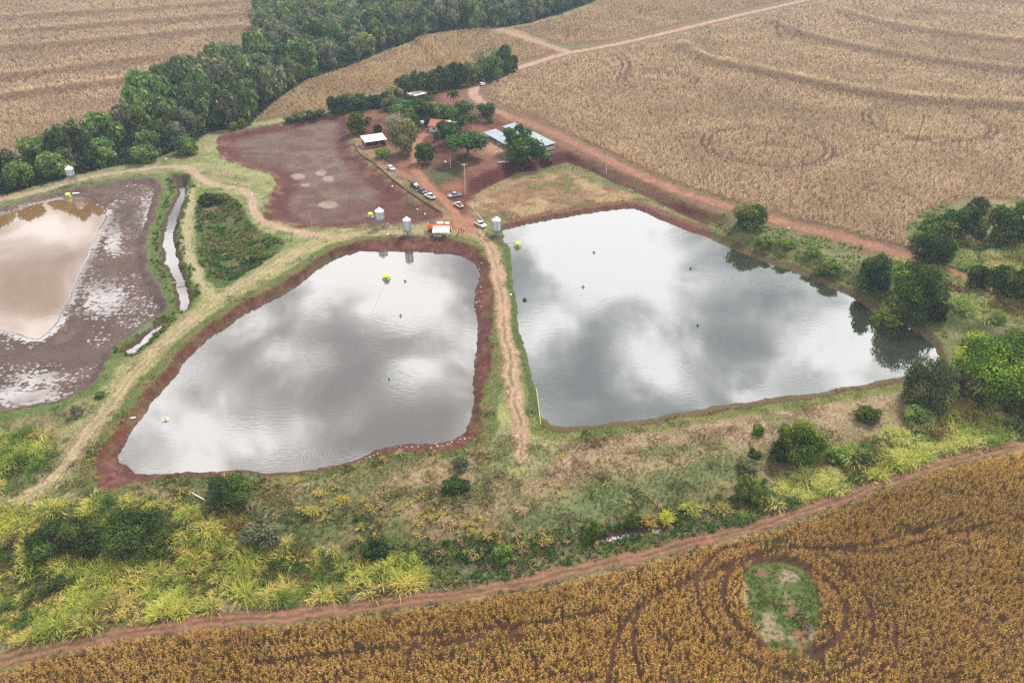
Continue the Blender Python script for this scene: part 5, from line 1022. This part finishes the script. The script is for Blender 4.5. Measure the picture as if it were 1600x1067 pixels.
plank('white board lying on the red bank of the middle pond', (203, 653.5), (212, 652), .35, WHITE, 'board', 'board', .06); plank('thin pole lying on the bank of the right pond', (838, 607), (845, 663), .12, paintm('bamboo', (190, 176, 110), .7), 'bamboo_pole', 'pole', .1)
plank('thin dead trunk lying on the dry slope above the canes', (298, 770), (320, 782), .25, CONC, 'fallen_trunk', 'log', .2)
plank('concrete trough at the edge of the yard by the large dark tree', (778, 257), (797, 255), .8, paintm('grey_conc', (140, 134, 134), .9), 'trough', 'trough', .6)
for k, (u, v, s, c, lb) in enumerate([(606,367,.45,(236,232,226),'white sack left of the spout silo'), (606,359,.0,(0,0,0),''), (1232,357,.5,(240,236,230),'white bag on the verge of the red road'), (696,254,.9,(220,220,216),'white sheet on the weeds below the umbrella tree'), (725,257,.6,(230,228,226),'white box on the tall yard pole base'), (567,231,.7,(236,232,226),'white tub left of the white roofed shed'), (613,292,.7,(210,206,196),'pale heap on the dry pond slope'), (652,328,.6,(196,200,180),'pale tyre shaped heap in the dry pond'), (664,335,.6,(214,212,200),'white debris in the dry pond corner'), (780,226,.8,(228,224,216),'white tarp on the pale yard ground'), (776,238,.5,(214,196,184),'pale stone on the yard ground'), (677,313,.0,(0,0,0),''), (798,461,.5,(236,232,226),'white bucket on the dyke verge'), (800,391,.0,(0,0,0),''), (696,311,.0,(0,0,0),''), (259,249,.7,(214,220,206),'white goose pen roof by the forest pool'), (104,421,.3,(180,170,150),'small stake in the silty water')]):
    if s <= 0: continue
    g = G(u, v); bm = bmesh.new(); box(bm, (0, 0, s * .3), (s * 1.5, s, s * .6), random.random() * 3, taper=.7); bmesh.ops.bevel(bm, geom=bm.edges[:], offset=s * .12, segments=2, affect='EDGES')
    nm = lb.split()[1] if lb.split()[1] in ('sack', 'bag', 'sheet', 'box', 'tub', 'debris', 'tarp', 'bucket', 'stake', 'heap', 'stone') else 'heap'; o = link(nm, bm_mesh(nm, bm, paintm('lit_%d_%d' % (c[0], c[2]), c, .8, 0, .15), True)); o.location = g; tag(o, lb, nm)
# stones at the shore of the middle pond
bmr = bmesh.new(); bmesh.ops.create_icosphere(bmr, subdivisions=1, radius=1)
for v in bmr.verts: v.co *= random.uniform(.75, 1.2); v.co.z *= .6
rock = bm_mesh('shore_rock', bmr, paintm('rock', (176, 148, 132), .9, 0, .25, 2))
sp = [(735 - i * 5.5 + random.uniform(-3, 3), 683 + i * 1.6 - .035 * i * i + random.uniform(-2, 4)) for i in range(12)] + [(750 + random.uniform(-9, 4), 410 + i * 5 + random.uniform(-2, 2)) for i in range(16)] + [(617 + i * 9, 697.5 + random.uniform(-1, 1)) for i in range(5)] + [(560 + i * 6, 721 - i * 2.5 + random.uniform(-1, 1)) for i in range(6)] + [(186 + i * 3, 717 + i * 1.5) for i in range(4)]
for (u, v) in sp:
    g = G(u, v); o = link('shore_rock', rock); s = random.uniform(.18, .38); o.location = (g.x, g.y, g.z + s * .2); o.scale = (s, s * random.uniform(.7, 1.2), s); o.rotation_euler[2] = random.uniform(0, 6)
    w = ('at the stony lower right corner of the middle pond' if u > 660 and v > 600 else 'on the upper right bank of the middle pond' if v < 600 else 'along the bottom shore of the middle pond' if u > 300 else 'at the bottom left corner of the middle pond')
    tag(o, 'small pale rock ' + w, 'rock', 'rocks ' + w)
def edge_wall(lb, pts, h, w, mat):
    P_ = [G(*p) for p in pts]; o0 = P_[0].copy(); bm = bmesh.new()
    for p, q in zip(P_[:-1], P_[1:]):
        d = q - p; mid = (p + q) / 2 - o0; box(bm, (mid.x, mid.y, mid.z + h / 2 - .1), (d.length * 1.02, w, h), math.atan2(d.y, d.x))
    o = link('low_edging', bm_mesh('low_edging', bm, mat)); o.location = o0; tag(o, lb, 'edging')
edge_wall('low dark earth edging along the right side of the dry pond', [(554, 226), (558, 236), (567, 245), (582, 254), (600, 269), (614, 282), (630, 294), (640, 301), (655, 311), (672, 322), (688, 332)], .55, .35, paintm('dark_edging', (84, 58, 46), .95, 0, .3, 1))
# mooring ropes
def rope(lb, p0, p1, z0, z1):
    x, y = P2(*p0, z0); a = Vector((float(x), float(y), z0)); x, y = P2(*p1, z1); b = Vector((float(x), float(y), z1)); cable(lb, a, b, 0, .03, 'mooring_rope', paintm('rope', (170, 166, 160), .8))
rope('pale rope running from the feeder down the middle pond', (602, 440), (566, 523), ZA + .1, ZA + .06); rope('rope from the bottom shore of the middle pond', (463, 738), (478, 702), ZA + .08, ZA + .05)

# ------------------------------------------------------------------ people and dogs
def skinned(name, J, E, mat, parent=None, lv=1):
    me = bpy.data.meshes.new(name + '_cage'); me.from_pydata([j[0] for j in J], E, []); o = bpy.data.objects.new(name, me); COL.objects.link(o)
    mo = o.modifiers.new('s', 'SKIN'); mo.use_smooth_shade = True; sv = me.skin_vertices[0].data
    for i, j in enumerate(J): sv[i].radius = (j[1], j[1] if len(j) < 3 else j[2]); sv[i].use_root = (i == 0)
    mo2 = o.modifiers.new('u', 'SUBSURF'); mo2.levels = lv; mo2.render_levels = lv
    dg = bpy.context.evaluated_depsgraph_get(); m2 = bpy.data.meshes.new_from_object(o.evaluated_get(dg)); bpy.data.objects.remove(o); m2.name = name; m2.materials.clear(); m2.materials.append(mat); return m2
SKIN = paintm('skin', (150, 104, 80), .6)
def body_joints(pose):
    st, arm = pose; J = []; E = []
    def add(p, r, par=None, r2=None):
        J.append((p, r) if r2 is None else (p, r, r2)); i = len(J) - 1
        if par is not None: E.append((par, i))
        return i
    pel = add((0, 0, .95), .13, None, .10); ch = add((0, .01, 1.2), .145, pel, .10); up_ = add((0, 0, 1.4), .13, ch, .09); nk = add((0, 0, 1.5), .055, up_); hd = add((0, .02, 1.6), .085, nk); ht = add((0, .01, 1.72), .07, hd); add((0, .105, 1.61), .016, hd)
    for s in (-1, 1):
        hp = add((s * .09, 0, .9), .09, pel); kn = add((s * .1, .04 + s * st * .12, .5), .06, hp); an = add((s * .11, s * st * .2 - .01, .08), .042, kn); add((s * .12, s * st * .2 + .15, .04), .035, an)
        add((s * .085, .01, 1.61), .018, hd)
        sh = add((s * .19, 0, 1.4), .06, up_); el2 = add((s * .25, -.03, 1.13) if arm == 0 else (s * .32, -.05, 1.15), .042, sh); hn = add((s * .25, .08, .9) if arm == 0 else ((s * .17, .1, 1.02) if arm == 1 else (s * .12, .28, 1.28)), .028, el2)
        d = (Vector(J[hn][0]) - Vector(J[el2][0])).normalized(); pm = add(tuple(Vector(J[hn][0]) + d * .06), .032, hn, .018)
        for f in range(4): q = Vector(J[pm][0]) + Vector(((f - 1.5) * .02, .005, 0)) + d * .025; a1 = add(tuple(q), .01, pm); add(tuple(q + d * (.05 - .006 * abs(f - 1)) + Vector((0, .015, 0))), .008, a1)
        add(tuple(Vector(J[hn][0]) + d * .05 + Vector((-s * .045, .02, 0))), .01, hn)
    return J, E
POSES = [(0, 0), (.8, 0), (0, 1), (0, 2)]; _pc = {}
def person_parts(k):
    if k in _pc: return _pc[k]
    J, E = body_joints(POSES[k]); body = skinned('body', J, E, SKIN); st, arm = POSES[k]
    sj = [((0, 0, .96), .155, .125), ((0, .01, 1.2), .17, .125), ((0, 0, 1.41), .15, .11)]; se = [(0, 1), (1, 2)]
    for s in (-1, 1): n = len(sj); sj += [((s * .2, 0, 1.405), .08), ((s * .255, -.03, 1.16) if arm == 0 else (s * .31, -.045, 1.18), .065)]; se += [(2, n), (n, n + 1)]
    shirt = skinned('shirt', sj, se, WHITE); tj = [((0, 0, .96), .15, .12)]; te = []
    for s in (-1, 1): n = len(tj); tj += [((s * .1, 0, .86), .11), ((s * .105, .04 + s * st * .12, .5), .085), ((s * .115, s * st * .2 - .01, .12), .075)]; te += [(0, n), (n, n + 1), (n + 1, n + 2)]
    tr = skinned('trousers', tj, te, WHITE); hr = skinned('hair', [((0, -.01, 1.69), .095), ((0, -.05, 1.62), .08)], [(0, 1)], DARK); _pc[k] = (body, shirt, tr, hr); return _pc[k]
def person(lb, u, v, k, sc_, tc_, hc=(30, 24, 20), rz=None):
    g = G(u, v); R_ = root('person', g, random.uniform(0, 6.28) if rz is None else rz, lb, 'person'); b, s, t, h = person_parts(k); link('body', b, R_)
    for nm, me, c in (('shirt', s, sc_), ('trousers', t, tc_), ('hair', h, hc)):
        m = me.copy(); m.materials.clear(); m.materials.append(paintm('cloth_%d_%d_%d' % c, c, .9, 0, .1, 6)); link(nm, m, R_)
DKB = (38, 42, 62); BLK = (26, 26, 30)
for a in [('person all in black standing in front of the orange truck', 706.5, 350.5, 0, BLK, BLK), ('person in dark clothes at the left of the trio beside the hut', 717, 365, 1, (40, 40, 46), BLK), ('person in lilac shirt in the middle of the trio beside the hut', 721, 363, 2, (150, 140, 160), DKB),
          ('person in white shirt at the right of the trio beside the hut', 724.5, 362.5, 0, (236, 226, 226), (90, 80, 90)), ('person in pale yellow shirt crouched apart on the grass by the trio', 714.8, 369, 3, (214, 200, 150), (50, 40, 44)), ('person in cream shirt at the left of the group by the white pickup', 747, 365, 0, (222, 206, 186), (160, 140, 140)),
          ('person in white shirt and dark trousers in the group by the pickup', 749.5, 369.5, 2, (232, 236, 244), DKB), ('person in black behind the group by the white pickup', 754.8, 364, 0, BLK, BLK), ('person in dark green with dark trousers at the front of the group', 758, 370, 2, (60, 80, 64), (44, 40, 44)),
          ('person in green shirt and light cap at the right of the group', 761, 368.5, 0, (70, 92, 76), (40, 48, 46), (190, 200, 180)), ('person in white shirt next to the right pond silo', 769, 368.5, 0, (232, 228, 206), (200, 196, 190)), ('person in white shirt walking down the dyke between the ponds', 783, 410, 1, (244, 240, 244), (52, 46, 60)),
          ('person in white shirt right of the legs of the open legged silo', 606, 355, 0, (240, 236, 234), (130, 120, 120)), ('person in pale shirt working among the legs of the silo', 600, 355.5, 2, (200, 190, 186), (110, 90, 86))]: person(*a)
def dog(lb, u, v, rz):
    g = G(u, v); R_ = root('dog', g, rz, lb, 'dog'); J = [((-.3, 0, .5), .13), ((0, 0, .5), .12), ((.3, 0, .52), .15), ((.45, 0, .68), .08), ((.58, 0, .78), .085), ((.74, 0, .75), .04), ((-.45, 0, .55), .03), ((-.62, 0, .7), .015), ((.55, .06, .88), .02), ((.55, -.06, .88), .02)]; E = [(1, 0), (1, 2), (2, 3), (3, 4), (4, 5), (0, 6), (6, 7), (4, 8), (4, 9)]
    for s in (-1, 1): n = len(J); J += [((-.34, s * .09, .4), .07), ((-.28, s * .09, .28), .04), ((-.38, s * .09, .14), .028), ((-.34, s * .09, .02), .03)]; E += [(0, n), (n, n + 1), (n + 1, n + 2), (n + 2, n + 3)]; n = len(J); J += [((.3, s * .1, .34), .05), ((.3, s * .1, .17), .03), ((.33, s * .1, .02), .03)]; E += [(2, n), (n, n + 1), (n + 1, n + 2)]
    link('body', skinned('body', J, E, paintm('dog_black', (24, 20, 20), .8)), R_)
dog('black dog on the red road, the farther of the two', 1346, 386, 2.7); dog('black dog on the red road, the nearer of the two', 1344.5, 390, 2.9)
# air
bm = bmesh.new(); box(bm, (0, 1500, 54.0), (9000, 3300, 124.0)); mh, t, o = newmat('air'); pv = N(t, 'ShaderNodeVolumePrincipled'); pv.inputs['Density'].default_value = 0.00015; pv.inputs['Color'].default_value = (.60, .76, .96, 1); pv.inputs['Anisotropy'].default_value = .2; t.links.new(pv.outputs[0], o.inputs['Volume'])
tag(link('haze', bm_mesh('haze', bm, mh)), 'thin pale haze in the air over the farmland', 'haze', kind='stuff')
